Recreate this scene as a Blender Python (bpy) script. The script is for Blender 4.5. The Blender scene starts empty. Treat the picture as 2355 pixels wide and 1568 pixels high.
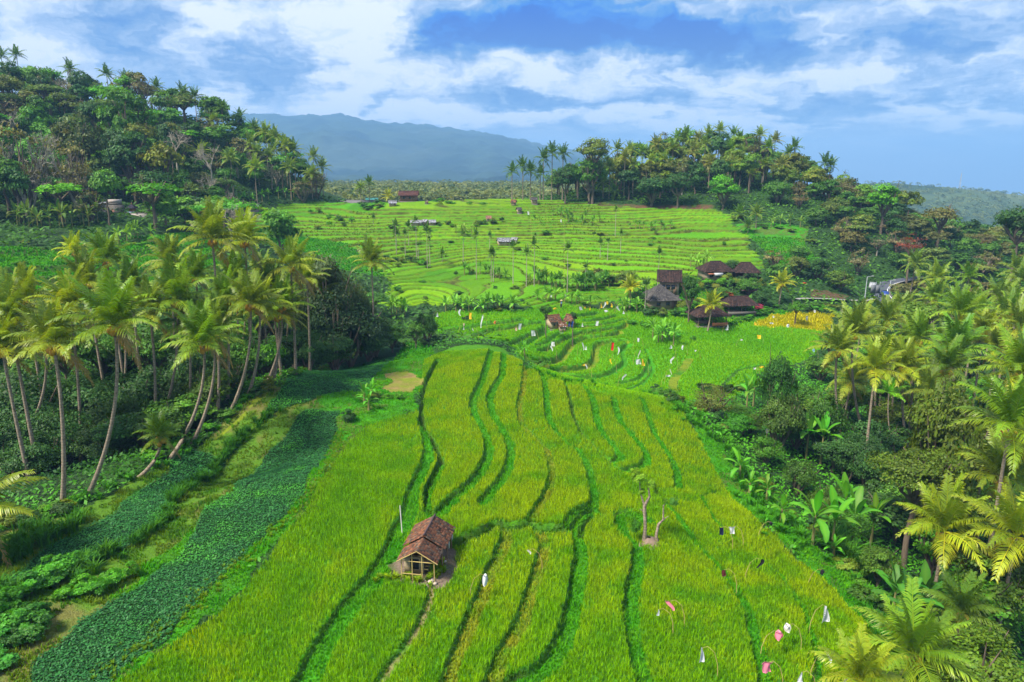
import bpy, math, random
import numpy as np
from mathutils import Vector, Matrix, Quaternion
R = math.radians
rng = np.random.default_rng(7); random.seed(7)
sc = bpy.context.scene
COL = sc.collection
# ------------------------------------------------------------------ camera
CAMZ = 27.0; PITCH = R(13.3); F = 1569.33; CU, CV = 1177.0, 784.0      # photo units: a 2354 x 1568 picture
cd = bpy.data.cameras.new('camera'); cam = bpy.data.objects.new('camera', cd); COL.objects.link(cam)
cd.sensor_width = 36; cd.lens = 24; cd.clip_end = 40000; cd.clip_start = 0.5
cam.location = (0, 0, CAMZ); cam.rotation_euler = (math.pi/2 - PITCH, 0, 0)
sc.camera = cam
# ------------------------------------------------------------------ light
SUN_EL, SUN_AZ = 55, -125        # azimuth measured from +Y towards +X
sd = bpy.data.lights.new('sun', 'SUN'); sd.energy = 3.7; sd.angle = R(13); sd.color = (1.0, 0.95, 0.85)
so = bpy.data.objects.new('sun', sd); COL.objects.link(so)
sdir = Vector((math.sin(R(SUN_AZ))*math.cos(R(SUN_EL)), math.cos(R(SUN_AZ))*math.cos(R(SUN_EL)), math.sin(R(SUN_EL))))
so.rotation_euler = sdir.to_track_quat('Z', 'Y').to_euler()
sc.view_settings.view_transform = 'Standard'; sc.view_settings.look = 'None'
sc.view_settings.exposure = 1.28; sc.view_settings.gamma = 1.0
sc.cycles.max_bounces = 5; sc.cycles.diffuse_bounces = 3; sc.cycles.transmission_bounces = 3
sc.cycles.glossy_bounces = 1; sc.cycles.transparent_max_bounces = 4; sc.cycles.volume_bounces = 0
sc.cycles.use_denoising = True
sc.cycles.use_adaptive_sampling = True; sc.cycles.adaptive_threshold = 0.02
sc.cycles.caustics_reflective = False; sc.cycles.caustics_refractive = False

def lin(r, g, b):
    f = lambda c: (c/255/12.92) if c/255 <= 0.04045 else ((c/255+0.055)/1.055)**2.4
    return (f(r), f(g), f(b))

class NT:
    """tiny node-tree writer"""
    def __init__(s, tree): s.t = tree; s.t.nodes.clear()
    def n(s, typ, **kw):
        nd = s.t.nodes.new(typ)
        for k, v in kw.items(): setattr(nd, k, v)
        return nd
    def L(s, a, b): s.t.links.new(a, b)
    def put(s, sock, v):
        if isinstance(v, bpy.types.NodeSocket): s.L(v, sock)
        else: sock.default_value = v
    def math(s, op, a, b=0.0, c=0.0, clamp=False):
        nd = s.n('ShaderNodeMath', operation=op, use_clamp=clamp)
        s.put(nd.inputs[0], a); s.put(nd.inputs[1], b); s.put(nd.inputs[2], c)
        return nd.outputs[0]
    def vec(s, op, a, b=(0, 0, 0)):
        nd = s.n('ShaderNodeVectorMath', operation=op)
        s.put(nd.inputs[0], a); s.put(nd.inputs[1], b)
        return nd.outputs['Value'] if op == 'DOT_PRODUCT' else nd.outputs[0]
    def noise(s, vec, scale, detail=2, rough=.5, dist=0, col=False):
        nd = s.n('ShaderNodeTexNoise'); s.put(nd.inputs['Scale'], scale); nd.inputs['Detail'].default_value = detail
        nd.inputs['Roughness'].default_value = rough; nd.inputs['Distortion'].default_value = dist
        if vec is not None: s.L(vec, nd.inputs['Vector'])
        return nd.outputs['Color' if col else 'Fac']
    def ramp(s, fac, stops, interp='LINEAR'):
        nd = s.n('ShaderNodeValToRGB'); cr = nd.color_ramp; cr.interpolation = interp
        while len(cr.elements) < len(stops): cr.elements.new(.5)
        for e, (p, c) in zip(cr.elements, stops): e.position = p; e.color = (*c, 1)
        s.L(fac, nd.inputs[0]); return nd.outputs[0]
    def mix(s, fac, a, b, mode='MIX'):
        nd = s.n('ShaderNodeMix', data_type='RGBA', blend_type=mode)
        s.put(nd.inputs[0], fac)
        for i, v in ((6, a), (7, b)):
            s.put(nd.inputs[i], v if isinstance(v, bpy.types.NodeSocket) else (*v, 1))
        return nd.outputs[2]

# ------------------------------------------------------------------ sky
world = bpy.data.worlds.new('World'); sc.world = world; world.use_nodes = True
w = NT(world.node_tree)
tc = w.n('ShaderNodeTexCoord'); D = tc.outputs['Generated']
sep = w.n('ShaderNodeSeparateXYZ'); w.L(D, sep.inputs[0])
el = w.math('ARCSINE', sep.outputs[2]); az = w.math('ARCTAN2', sep.outputs[0], sep.outputs[1])
cb = w.n('ShaderNodeCombineXYZ'); w.L(az, cb.inputs[0]); w.L(el, cb.inputs[1])
P = cb.outputs[0]
def azel(u, v):
    a, b = (u-CU)/F, (CV-v)/F
    d = Vector((a, math.cos(PITCH)+b*math.sin(PITCH), -math.sin(PITCH)+b*math.cos(PITCH))).normalized()
    return math.atan2(d.x, d.y), math.asin(d.z)
# cloud deck co-ordinates: the direction projected on a high plane, so clouds flatten towards the horizon
zz = w.math('ADD', w.math('MAXIMUM', sep.outputs[2], 0.0), 0.11)
cp = w.n('ShaderNodeCombineXYZ'); w.L(w.math('DIVIDE', sep.outputs[0], zz), cp.inputs[0]); w.L(w.math('DIVIDE', sep.outputs[1], zz), cp.inputs[1])
DK = cp.outputs[0]
warpn = w.noise(DK, 1.1, 4, .6, col=True)
warp = w.vec('MULTIPLY', w.vec('SUBTRACT', warpn, (.5, .5, .5)), (.30, .085, 0))
warp2 = w.vec('MULTIPLY', w.vec('SUBTRACT', w.noise(P, 16, 4, .62, col=True), (.5, .5, .5)), (.12, .06, 0))
PW = w.vec('ADD', w.vec('ADD', P, warp), warp2)
# (u, v, half width, half height, amount) of the cloud masses and blue gaps
BL = [
 (60,85,110,40,.42),(180,150,140,40,.22),(20,175,120,40,.25),(540,50,70,30,.55),(640,20,120,25,.30),(800,30,100,110,.42),(860,110,80,60,.25),(760,210,80,60,.30),
 (960,30,60,40,.2),(400,110,190,75,-.16),(620,140,120,60,-.16),(330,15,120,25,-.22),(560,230,160,45,.12),(740,258,150,16,.34),(880,190,120,40,.12),
 (1130,70,170,60,-.42),(1390,95,260,42,-.60),(1250,25,180,45,-.25),(1640,80,170,60,-.50),(1840,120,120,50,-.30),(1010,95,70,35,-.25),
 (1610,48,60,18,.45),(1560,30,50,14,.3),(1480,5,60,12,.15),(1940,40,80,40,.16),(2090,60,140,50,-.08),(2230,20,160,40,.25),(2250,90,90,40,.12),
 (1200,160,120,36,.44),(1280,190,70,25,.16),(1060,175,70,30,.18),(1700,170,170,36,.38),(1800,190,80,34,.26),(1900,150,80,30,.18),(2030,170,100,40,.22),(1450,165,120,22,.10),
 (1330,232,200,17,-.36),(1060,205,90,18,-.12),(1800,245,200,16,-.36),(1650,250,60,30,.28),(1250,268,260,15,.34),(1700,274,220,18,.30),(1430,275,150,16,.20),(980,268,170,14,.30),
 (2060,215,110,30,-.14),(2200,190,90,34,-.18),(2330,150,60,40,-.2),(2140,262,62,18,.5),(2100,235,40,18,.22),(2320,272,70,18,.5),(2300,225,60,30,.15),
 (1080,315,160,14,-.14),(1850,310,120,20,.12),(2120,350,300,45,-.02),(1560,300,200,16,.12),(760,290,160,12,.05),(980,300,90,8,.18),
]
s = None
for (u, v, wu, wv, amp) in BL:
    a0, e0 = azel(u, v); a1, _ = azel(u+wu, v); _, e1 = azel(u, v-wv)
    q = w.vec('MULTIPLY', w.vec('SUBTRACT', PW, (a0, e0, 0)), (1/abs(a1-a0), 1/abs(e1-e0), 0))
    g = w.math('EXPONENT', w.math('MULTIPLY', w.vec('DOT_PRODUCT', q, q), -.7))
    s = w.math('MULTIPLY', g, amp) if s is None else w.math('MULTIPLY_ADD', g, amp, s)
n1 = w.noise(DK, 1.3, 4, .55); n2 = w.noise(w.vec('MULTIPLY', PW, (1, 1.9, 1)), 11, 5, .58)
det = w.math('ADD', w.math('MULTIPLY', w.math('SUBTRACT', n1, .5), .35), w.math('MULTIPLY', w.math('SUBTRACT', n2, .5), 1.9))
fade = w.math('MULTIPLY', w.math('SUBTRACT', el, R(1.5)), 1/R(3.5), clamp=True)      # clouds thin out to plain haze on the horizon
det = w.math('MULTIPLY', det, w.math('MULTIPLY_ADD', fade, .9, .1))
s = w.math('ADD', w.math('ADD', s, det), .66)
cloud = w.ramp(s, [(0.0, lin(0, 84, 198)), (.18, lin(6, 112, 220)), (.36, lin(74, 142, 216)), (.52, lin(132, 168, 216)), (.68, lin(176, 197, 228)), (.84, lin(222, 233, 246)), (1.0, lin(252, 254, 255))])
grey = w.ramp(s, [(0.0, lin(64, 108, 178)), (.30, lin(92, 132, 192)), (.50, lin(136, 165, 208)), (.70, lin(192, 208, 233)), (.88, lin(236, 241, 248)), (1.0, lin(254, 254, 255))])     # shaded undersides of the thick low cloud
lowf = w.math('MULTIPLY', w.math('SUBTRACT', R(12.5), el), 1/R(4.5), clamp=True); leftf = w.math('MULTIPLY', w.math('SUBTRACT', -.18, az), 4.0, clamp=True)
cloud = w.mix(w.math('MAXIMUM', w.math('MULTIPLY', lowf, .9), w.math('MULTIPLY', leftf, .75)), cloud, grey)
sky = w.n('ShaderNodeTexSky', sky_type='NISHITA'); sky.sun_disc = False
sky.sun_elevation = R(SUN_EL); sky.sun_rotation = R(SUN_AZ)
sky.altitude = 300
skyc = w.vec('MULTIPLY', sky.outputs[0], (.5, .65, .85))
cl10 = w.vec('MULTIPLY', cloud, (4.9, 4.9, 4.9))
bg = w.n('ShaderNodeBackground'); bg.inputs[1].default_value = .10
w.L(w.mix(.94, skyc, cl10), bg.inputs[0])
wo = w.n('ShaderNodeOutputWorld'); w.L(bg.outputs[0], wo.inputs[0])
world.cycles.sampling_method = 'MANUAL'; world.cycles.sample_map_resolution = 512
# ------------------------------------------------------------------ numbers: noise, rays, terrain
def _h(ix, iy, seed):
    n = (ix.astype(np.int64)*374761393 + iy.astype(np.int64)*668265263 + seed*974711) & 0x7fffffff
    n = ((n ^ (n >> 13))*1274126177) & 0x7fffffff
    return ((n ^ (n >> 16)) & 0xffff)/65535.0
def vnoise(x, y, seed=0):
    ix, iy = np.floor(x), np.floor(y); fx, fy = x-ix, y-iy
    fx = fx*fx*(3-2*fx); fy = fy*fy*(3-2*fy)
    a, b, c, d = _h(ix, iy, seed), _h(ix+1, iy, seed), _h(ix, iy+1, seed), _h(ix+1, iy+1, seed)
    return (a*(1-fx)+b*fx)*(1-fy) + (c*(1-fx)+d*fx)*fy
def fbm(x, y, seed=0, o=4):
    t, a, s = 0, .5, 0
    for k in range(o): t = t + a*vnoise(x*2**k+17.3*k, y*2**k+5.1*k, seed+k); s += a; a *= .5
    return t/s
def smooth(e0, e1, x):
    t = np.clip((x-e0)/(e1-e0), 0, 1); return t*t*(3-2*t)
CP_, SP_ = math.cos(PITCH), math.sin(PITCH)
def ray(u, v):
    a, b = (u-CU)/F, (CV-v)/F
    return np.array([a, CP_+b*SP_, -SP_+b*CP_])
def at(u, v, Y):
    d = ray(u, v); t = Y/d[1]
    return np.array([d[0]*t, Y, CAMZ+d[2]*t])
def atz(u, v, z):
    d = ray(u, v); t = (z-CAMZ)/d[2]
    return np.array([d[0]*t, d[1]*t, z])
def pix(x, y, z):
    dy = y; dz = z-CAMZ
    dep = dy*CP_ - dz*SP_; up = dy*SP_ + dz*CP_
    return CU+F*x/dep, CV-F*up/dep
CZ = [(0,1568,1.5),(300,1568,1),(700,1568,.3),(1177,1568,0),(1600,1568,-1),(2000,1568,-3),(2354,1568,-9),(-300,1500,2),(2700,1500,-10),
 (0,1250,2),(400,1250,1.5),(600,1100,1.8),(950,1330,.2),(1500,1200,-1),(1800,1200,-3),(1900,1350,-4.3),(2000,1450,-5),
 (780,950,1.5),(900,1000,.9),(1100,1000,.8),(1300,1000,.2),(1560,1000,-1.5),(1650,1050,-3),(1750,1180,-4.2),(2120,1400,-8),
 (880,880,1.2),(1040,800,1.2),(1200,830,.6),(1350,880,0),(1540,925,-1.6),(1160,790,0.4),
 (1080,775,-1.2),(1250,855,-4),(1400,905,-4.6),(1550,905,-5),(1700,880,-6),(1480,800,-4.2),(1300,765,-3),(1020,715,-1),(1400,720,-2.5),(1700,760,-4.6),(1850,840,-6.6),(1850,740,-4.6),
 (200,1140,1.3),(350,1060,1.6),(500,940,1.8),(640,860,1.6),(880,740,.2),(0,1150,1),
 (2100,1300,-9),(2354,1200,-11),(2200,1000,-10),(1900,1050,-6),(1750,960,-5.5)]
CY = [(1050,700,147),(1300,700,150),(900,690,150),(1600,650,172),(1050,640,178),(1300,600,198),(900,600,195),(1700,580,205),(1200,550,220),(1500,520,235),(900,540,222),
 (700,500,240),(560,490,235),(900,470,256),(1150,462,262),(1500,473,256),(1650,478,248),(1300,500,242),
 (0,640,115),(200,600,135),(0,560,150),(300,540,165),(290,490,185),(0,505,172),(400,505,195),(450,535,180),(640,560,190),(560,478,240),(770,462,270),
 (1700,500,238),(1790,560,215),(1850,620,192),(1890,690,170),(1980,668,190),(2030,665,195),(2180,637,205),(2300,622,212),(2035,530,228),(1960,500,242),(2085,560,222),(2165,548,245),(2250,560,248),(2354,565,248),(1800,680,165),(1660,640,176),(1550,665,166)]
CX = [(-42,72,-3.5),(-65,72,0),(-36,95,-3),(-22,125,-1.5),(-52,100,3),(-28,60,-1),
 (-197,280,59),(-155,280,55),(-130,280,51),(-107,280,41),(-92,285,32),(-80,290,17),(-72,295,15),(-240,300,60),(-150,400,15),(-60,400,5),(-230,200,40),(-150,150,25),(-100,110,14),(-110,50,8),
 (81,300,34),(60,300,32),(41,300,27),(22,300,20),(4,300,17.5),(105,300,31),(128,300,22),(145,295,10),(40,400,0),(120,400,0),(-10,330,15),(-30,320,16),(0,420,2),
 (150,288,9),(120,155,-9),(150,150,-9),(100,120,-11),(90,85,-11),(60,60,-9.5),(230,330,-8),(200,400,-16),(75,135,-7.5),(240,200,-4),(150,90,-9),(90,30,-9)]
_c = [atz(*c) for c in CZ] + [at(*c) for c in CY] + [np.array(c, float) for c in CX]
_c = np.array(_c); S_ = 100.0
def _phi(r2): return .5*r2*np.log(r2+1e-12)
def _fit():
    n = len(_c); q = _c[:, :2]/S_
    K = _phi(((q[:, None]-q[None])**2).sum(-1)) + 2e-4*np.eye(n)
    Pm = np.c_[np.ones(n), q]; A = np.zeros((n+3, n+3)); A[:n, :n] = K; A[:n, n:] = Pm; A[n:, :n] = Pm.T
    return q, np.linalg.solve(A, np.r_[_c[:, 2], 0, 0, 0])
_q, _w = _fit()
def Hb(x, y):
    x = np.asarray(x, float); y = np.asarray(y, float); sh = x.shape; X = x.ravel()/S_; Y = y.ravel()/S_; out = np.empty(X.shape)
    n = len(_q)
    for i in range(0, len(X), 60000):
        xs, ys = X[i:i+60000, None], Y[i:i+60000, None]
        r2 = (xs-_q[:, 0])**2+(ys-_q[:, 1])**2
        out[i:i+60000] = _phi(r2)@_w[:n] + _w[n]+_w[n+1]*xs[:, 0]+_w[n+2]*ys[:, 0]
    return out.reshape(sh)
def inpoly(x, y, poly):
    x = np.asarray(x); y = np.asarray(y); c = np.zeros(x.shape, bool); n = len(poly)
    for i in range(n):
        x0, y0 = poly[i]; x1, y1 = poly[(i+1) % n]
        if y0 == y1: continue
        c ^= ((y0 > y) != (y1 > y)) & (x < (x1-x0)*(y-y0)/(y1-y0)+x0)
    return c
def hit(u, v, H=None, y0=20, y1=330):
    """where the sight line through photo point (u, v) meets the bare ground"""
    d = ray(u, v); Y = np.geomspace(y0, y1, 500); x = d[0]/d[1]*Y; z = CAMZ+d[2]/d[1]*Y
    g = Hb(x, Y)-z; k = np.argmax(g > 0)
    if g[k] <= 0: k = len(Y)-1
    if k:
        t = -g[k-1]/(g[k]-g[k-1]+1e-9); t = min(max(t, 0), 1); yy = Y[k-1]+(Y[k]-Y[k-1])*t
    else: yy = Y[0]
    return np.array([d[0]/d[1]*yy, yy])
def H0(x, y): return float(Hb(np.array([x]), np.array([y]))[0])
# converters from the crops that were traced to photo units
K = 1/1.0875
def Z7(x, y): return ((900+x/1.948)*K, (900+y/1.948)*K)
def Z8(x, y): return ((1700+x/2.224)*K, (1000+y/2.224)*K)
def Z6(x, y): return ((x/2.224)*K, (1000+y/2.224)*K)
def Z4(x, y): return ((900+x/2.944)*K, (450+y/2.944)*K)
def Z5(x, y): return ((1560+x/2.355)*K, (600+y/2.355)*K)
def wl(pts, conv=None):
    """photo points -> ground points, resampled smoothly"""
    p = np.array([hit(*(conv(*q) if conv else q)) for q in pts])
    if len(p) < 3: return p
    out = []
    for i in range(len(p)-1):
        a, b, c, d = p[max(i-1, 0)], p[i], p[i+1], p[min(i+2, len(p)-1)]
        for t in (0, .33, .66):
            out.append(.5*(2*b+(c-a)*t+(2*a-5*b+4*c-d)*t*t+(3*b-a-3*c+d)*t**3))
    out.append(p[-1]); return np.array(out)
# field lines: points, half width of the bare strip (m), kind, step down to the right (m)
LN = []
def line(pts, conv, hw, kind, step): LN.append((wl(pts, conv), hw, kind, step))
line([(380,0),(320,110),(298,200),(300,300),(345,370),(378,450),(395,490),(370,550),(335,620),(325,700),(340,750)], Z7, .35, 'ditch', .5)
line([(300,300),(335,400),(335,480),(300,570),(268,640),(235,760),(185,850),(160,930),(120,990),(50,1090),(-60,1220),(-180,1400),(-260,1568),(-330,1700)], Z7, .7, 'grass', .4)
line([(395,500),(380,560),(340,640),(330,760),(380,760),(430,730)], Z7, .3, 'grass', 0)
line([(640,-40),(600,90),(560,180),(548,230),(572,300),(612,380),(628,440),(612,510),(560,590),(480,660),(410,715),(375,750)], Z7, .5, 'grass', .55)
line([(700,-30),(690,70),(655,130),(632,190),(645,270),(695,350),(732,420),(728,500),(700,570),(650,630),(590,700)], Z7, .5, 'grass', .4)
line([(810,-20),(800,100),(777,220),(787,310),(850,380),(912,450),(932,540),(925,620),(890,690),(850,760),(830,815)], Z7, .4, 'dry', .4)
line([(880,60),(905,150),(912,250),(937,330),(1000,400),(1070,460),(1110,530),(1125,600),(1140,660),(1130,720),(1050,770),(1020,800),(1010,840)], Z7, .45, 'grass', .5)
line([(985,90),(1025,200),(1040,280),(1075,350),(1130,410),(1180,470),(1250,525)], Z7, .3, 'ditch', .4)
line([(1020,420),(1060,415),(1105,405)], Z7, .3, 'ditch', .3)
line([(1090,130),(1135,200),(1150,290),(1180,360),(1230,420),(1268,475),(1230,500)], Z7, .5, 'grass', .4)
line([(1235,190),(1260,290),(1330,380),(1385,450),(1395,500),(1350,525),(1280,540)], Z7, .5, 'grass', .4)
line([(1370,190),(1420,330),(1480,430),(1528,510),(1548,580),(1545,625)], Z7, .45, 'grass', .4)
line([(1140,745),(1210,752),(1290,735),(1310,730)], Z7, .4, 'ditch', .3)
line([(1440,632),(1500,630),(1570,635)], Z7, .3, 'ditch', .2)
line([(1640,668),(1700,655),(1753,640),(1800,650)], Z7, .3, 'ditch', .2)
line([(460,900),(500,885),(600,840),(670,808),(760,818),(830,812),(900,832),(1010,840)], Z7, .4, 'ditch', -.4)
line([(700,815),(712,870),(690,930),(650,1010),(600,1130),(550,1260),(500,1380),(450,1500),(420,1640)], Z7, .5, 'dry', .4)
line([(865,830),(893,900),(888,960),(860,1060),(820,1170),(785,1290),(735,1370),(690,1450),(630,1620)], Z7, .5, 'dry', .4)
line([(1140,735),(1060,800),(1065,900),(1075,980),(1055,1080),(1045,1170),(1020,1270),(985,1380),(930,1470),(870,1530),(760,1568),(700,1640)], Z7, .6, 'grass', .6)
line([(1130,765),(1085,800),(1075,850)], Z7, .3, 'ditch', .2)
line([(1255,770),(1290,860),(1345,910),(1350,1000),(1320,1150),(1320,1300),(1345,1450),(1385,1568),(1400,1640)], Z7, .55, 'grass', .6)
line([(1270,750),(1340,770),(1400,790)], Z7, .7, 'grass', .1)
line([(1480,700),(1520,740),(1580,820),(1650,920),(1753,1020),(1830,1130),(1890,1240),(1920,1370),(1950,1480),(1975,1640)], Z7, .45, 'grass', .5)
line([(80,520),(110,540),(200,680),(300,770),(420,860),(530,960),(620,1060),(700,1200),(740,1330),(770,1450),(760,1640)], Z8, .25, 'grass', .3)
line([(400,1060),(350,1100),(342,1170),(300,1280),(225,1400),(130,1520),(60,1640)], Z7, .25, 'path', .2)
NFRONT = len(LN)
for pts, hw, kd, st in [
 ([(560,1035),(700,1020),(900,992),(960,1000)],.3,'grass',.3),
 ([(600,1112),(720,1098),(900,1072),(1050,1060),(1200,1042),(1225,1062),(1345,1052)],.45,'dark',-.5),
 ([(600,1160),(800,1155),(890,1140),(960,1110),(1100,1090),(1210,1066)],.5,'dry',-.5),
 ([(880,1190),(1000,1200),(1180,1186),(1335,1120),(1360,1090)],.45,'dark',-.5),
 ([(1180,1212),(1240,1200),(1310,1150),(1385,1110)],.6,'grass',-.5),
 ([(1300,1232),(1380,1202),(1440,1155),(1480,1130)],.6,'grass',-.5),
 ([(1320,1265),(1440,1205),(1600,1150),(1750,1120),(1920,1090),(1965,1050)],.5,'dry',-.6),
 ([(1320,1345),(1420,1348),(1505,1290),(1565,1200),(1650,1162),(1750,1155),(1860,1140),(1920,1112)],.7,'dry',-.6),
 ([(1390,1402),(1560,1400),(1665,1380),(1725,1330),(1742,1230),(1800,1200),(1960,1190)],.7,'dry',-.6),
 ([(1470,1420),(1560,1445),(1660,1455),(1800,1440),(1900,1390),(1950,1340),(1925,1260),(1980,1210)],.6,'grass',-.5),
 ([(1900,1500),(2060,1465),(2110,1400),(2140,1320),(2100,1250)],.5,'grass',-.4),
 ([(1420,1065),(1560,1015),(1700,995),(1745,978)],.5,'dark',-.4),
 ([(1640,1042),(1780,1030),(1885,1000)],.4,'dark',-.4),
 ([(1600,1095),(1800,1070),(1960,1030)],.4,'dry',-.4)]:
    line(pts, Z4, hw*1.0, kd, st*2.0)
line([(0,890),(80,860),(150,800),(172,740),(140,680)], Z5, .4, 'grass', -.4)
line([(385,705),(345,770),(292,830),(300,900)], Z5, .9, 'dry', -.5)
line([(590,850),(650,790),(700,762),(830,740)], Z5, .3, 'dark', -.3)
KDN = {'grass':1,'dry':2,'ditch':3,'path':4,'dark':5}
_lo = np.min([p.min(0) for p, *_ in LN], 0)-5; _hi = np.max([p.max(0) for p, *_ in LN], 0)+5
def lines_at(x, y):
    """nearest field line: distance, half width, kind; and the summed height steps of all the lines near by"""
    x = np.asarray(x, float).ravel(); y = np.asarray(y, float).ravel(); n = len(x)
    best = np.full(n, 99.); hw = np.zeros(n); kd = np.zeros(n, int); dz = np.zeros(n); wall = np.zeros(n, bool)
    I0 = np.nonzero((x > _lo[0]) & (x < _hi[0]) & (y > _lo[1]) & (y < _hi[1]))[0]
    for pts, h_, kk, st in LN:
        lo, hi = pts.min(0)-5, pts.max(0)+5
        I = I0[(x[I0] > lo[0]) & (x[I0] < hi[0]) & (y[I0] > lo[1]) & (y[I0] < hi[1])]
        if not len(I): continue
        xs, ys = x[I], y[I]; bd = np.full(len(I), 99.); bs = np.zeros(len(I)); ov = np.zeros(len(I)); m = len(pts)-1
        for j in range(m):
            a = pts[j]; ex, ey = pts[j+1]-a; l2 = ex*ex+ey*ey+1e-9
            px, py = xs-a[0], ys-a[1]; tr = (px*ex+py*ey)/l2; t = np.clip(tr, 0, 1)
            d = np.hypot(px-t*ex, py-t*ey); u = d < bd
            o_ = np.abs(tr-t)*math.sqrt(l2) if (j == 0 or j == m-1) else 0*d
            if j == 0: o_ = np.where(tr < 0, o_, 0)
            if j == m-1 and j: o_ = np.where(tr > 1, o_, 0)
            bd = np.where(u, d, bd); bs = np.where(u, np.where(ex*py-ey*px > 0, 1., -1.), bs); ov = np.where(u, o_, ov)
        ds = bd*bs+(1 if st > 0 else -1)*h_*.8; da = np.abs(ds)
        dz[I] -= st*.56*np.exp(-da/1.7)*np.sign(ds)*smooth(0, .14, da)*np.exp(-ov/.5)*smooth(4.8, 3, bd)
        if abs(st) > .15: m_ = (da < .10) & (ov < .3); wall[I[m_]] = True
        u = bd < best[I]; J = I[u]; best[J] = bd[u]; hw[J] = h_; kd[J] = KDN[kk]
    return best, hw, kd, dz, wall
def wpoly(pts, conv=None): return [tuple(hit(*(conv(*p) if conv else p))) for p in pts]
# zones on the ground
Z_FRONT = wpoly([(975,830),(1040,797),(1160,800),(1215,850),(1350,882),(1480,900),(1560,940),(1610,1020),(1660,1120),(1740,1200),(1830,1290),(1890,1330),(1990,1440),(2080,1600),(1500,1640),(900,1640),(230,1600),(520,1400),(700,1180),(800,1020),(840,985),(960,950)])
Z_BED1 = wpoly([(Z6(1905,60)),(Z6(1700,60)),(Z6(1560,220)),(Z6(1420,370)),(Z6(1290,520)),(Z6(1130,600)),(Z6(1080,720)),(Z6(1000,830)),(Z6(800,1000)),(Z6(460,1230)),(Z6(200,1500)),(Z6(200,1640)),(Z6(560,1600)),(Z6(900,1340)),(Z6(1110,1140)),(Z6(1250,980)),(Z6(1440,790)),(Z6(1620,600)),(Z6(1700,430)),(Z6(1860,240)),(Z6(1890,150))])
Z_BED2 = wpoly([(940,790),(850,800),(760,850),(600,970),(500,1050),(Z6(1050,270)),(Z6(900,420)),(Z6(620,640)),(Z6(330,790)),(Z6(100,950)),(Z6(-200,1080)),(Z6(-200,1200)),(Z6(20,1130)),(Z6(330,1010)),(Z6(620,860)),(Z6(900,690)),(Z6(1060,480)),(Z6(1250,330)),(Z6(1400,160)),(Z6(1560,60)),(760,910),(830,905)])
Z_TRACK = wpoly([(Z6(1490,-20)),(Z6(1340,90)),(Z6(1180,225)),(Z6(1200,222)),(Z6(1360,100)),(700,850),(690,850)])
Z_PLOT = wpoly([(898,860),(965,858),(960,905),(885,905)])
Z_BASIN = wpoly([(1000,722),(1180,715),(1400,712),(1560,718),(1700,738),(1900,730),(1905,790),(1830,840),(1760,850),(1700,905),(1560,925),(1400,908),(1250,870),(1180,800),(1060,775),(1010,765)])
Z_GOLD = wpoly([Z5(780,485),Z5(860,440),Z5(1000,425),Z5(1230,440),Z5(1210,540),Z5(1010,525),Z5(780,505)])
Z_UP = wpoly([(880,700),(905,640),(800,560),(560,520),(540,478),(780,466),(1000,460),(1300,462),(1640,478),(1690,500),(1720,560),(1765,610),(1640,640),(1560,640),(1420,690),(1240,715),(1000,700)])
Z_HUT = wpoly([(900,1290),(960,1270),(1035,1250),(1058,1278),(1040,1312),(1015,1350),(960,1345),(905,1335)])
Z_FOOT = wpoly([(1380,466),(1640,472),(1640,480),(1500,477),(1370,472)])
Z_BANK = wpoly([(1855,665),(1900,668),(1950,680),(1940,690),(1870,684)])
Z_TER2 = wpoly([(1690,515),(1770,512),(1860,520),(1850,560),(1880,600),(1800,612),(1740,560)])
Z_LEFT = wpoly([(-200,545),(200,565),(420,530),(520,560),(500,640),(200,670),(-200,690)])
EDGE_L = wl([(-40,1205),(140,1160),(205,1145),(350,1065),(450,1010),(530,945),(610,880),(680,850),(790,800),(900,760)])   # foot of the palm bank
def softpoly(x, y, poly, r, seed): # polygon mask with a ragged edge
    return inpoly(x+r*(fbm(x*.35, y*.35, seed, 3)-.5)*2, y+r*(fbm(x*.35, y*.35, seed+9, 3)-.5)*2, poly)
GH = np.linspace(-6, 40, 900); _st = np.interp(GH, [-6, .5, 2, 5, 9, 40], [.30, .30, .38, .62, .80, .80])*(.62+.9*_h(np.floor(GH*1.9), GH*0, 3)); GI = np.cumsum(1/_st)*(GH[1]-GH[0])
def terr(x, y, h, full=True):
    """terraces of the upper slope"""
    m = softpoly(x, y, Z_UP, 3, 5)
    q = h + 2.0*(fbm(x*.022, y*.03, 31, 2)-.5)*2 + .22*(fbm(x*.10, y*.10, 35, 2)-.5)
    g = np.interp(q, GH, GI); k = np.floor(g); f = g-k
    z = np.interp(k+smooth(.80, 1, f), GI, GH)-(q-h)*1.0
    return m, z, f, k
Z_GR = [wpoly([(1560,930),(1640,1000),(1700,1090),(1830,1220),(1960,1330),(2030,1420),(2120,1600),(2000,1640),(1880,1330),(1740,1200),(1660,1120),(1610,1020)]),
        wpoly([(840,985),(960,950),(1000,800),(930,780),(860,860),(780,945)]), wpoly([(1560,640),(1660,690),(1900,735),(1700,745),(1560,725),(1400,712),(1420,690)]),
        wpoly([(200,1640),(60,1600),(300,1330),(480,1200),(700,960),(900,790),(980,830),(840,985),(800,1020),(700,1180),(520,1400),(230,1600)]),
        wpoly([(560,520),(800,560),(905,640),(780,620),(600,560)]),
        wpoly([(-60,1235),(150,1180),(215,1160),(355,1080),(450,1030),(535,960),(620,895),(690,870),(800,815),(900,775),(960,800),(850,960),(700,1180),(300,1560),(-60,1640)])]
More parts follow.
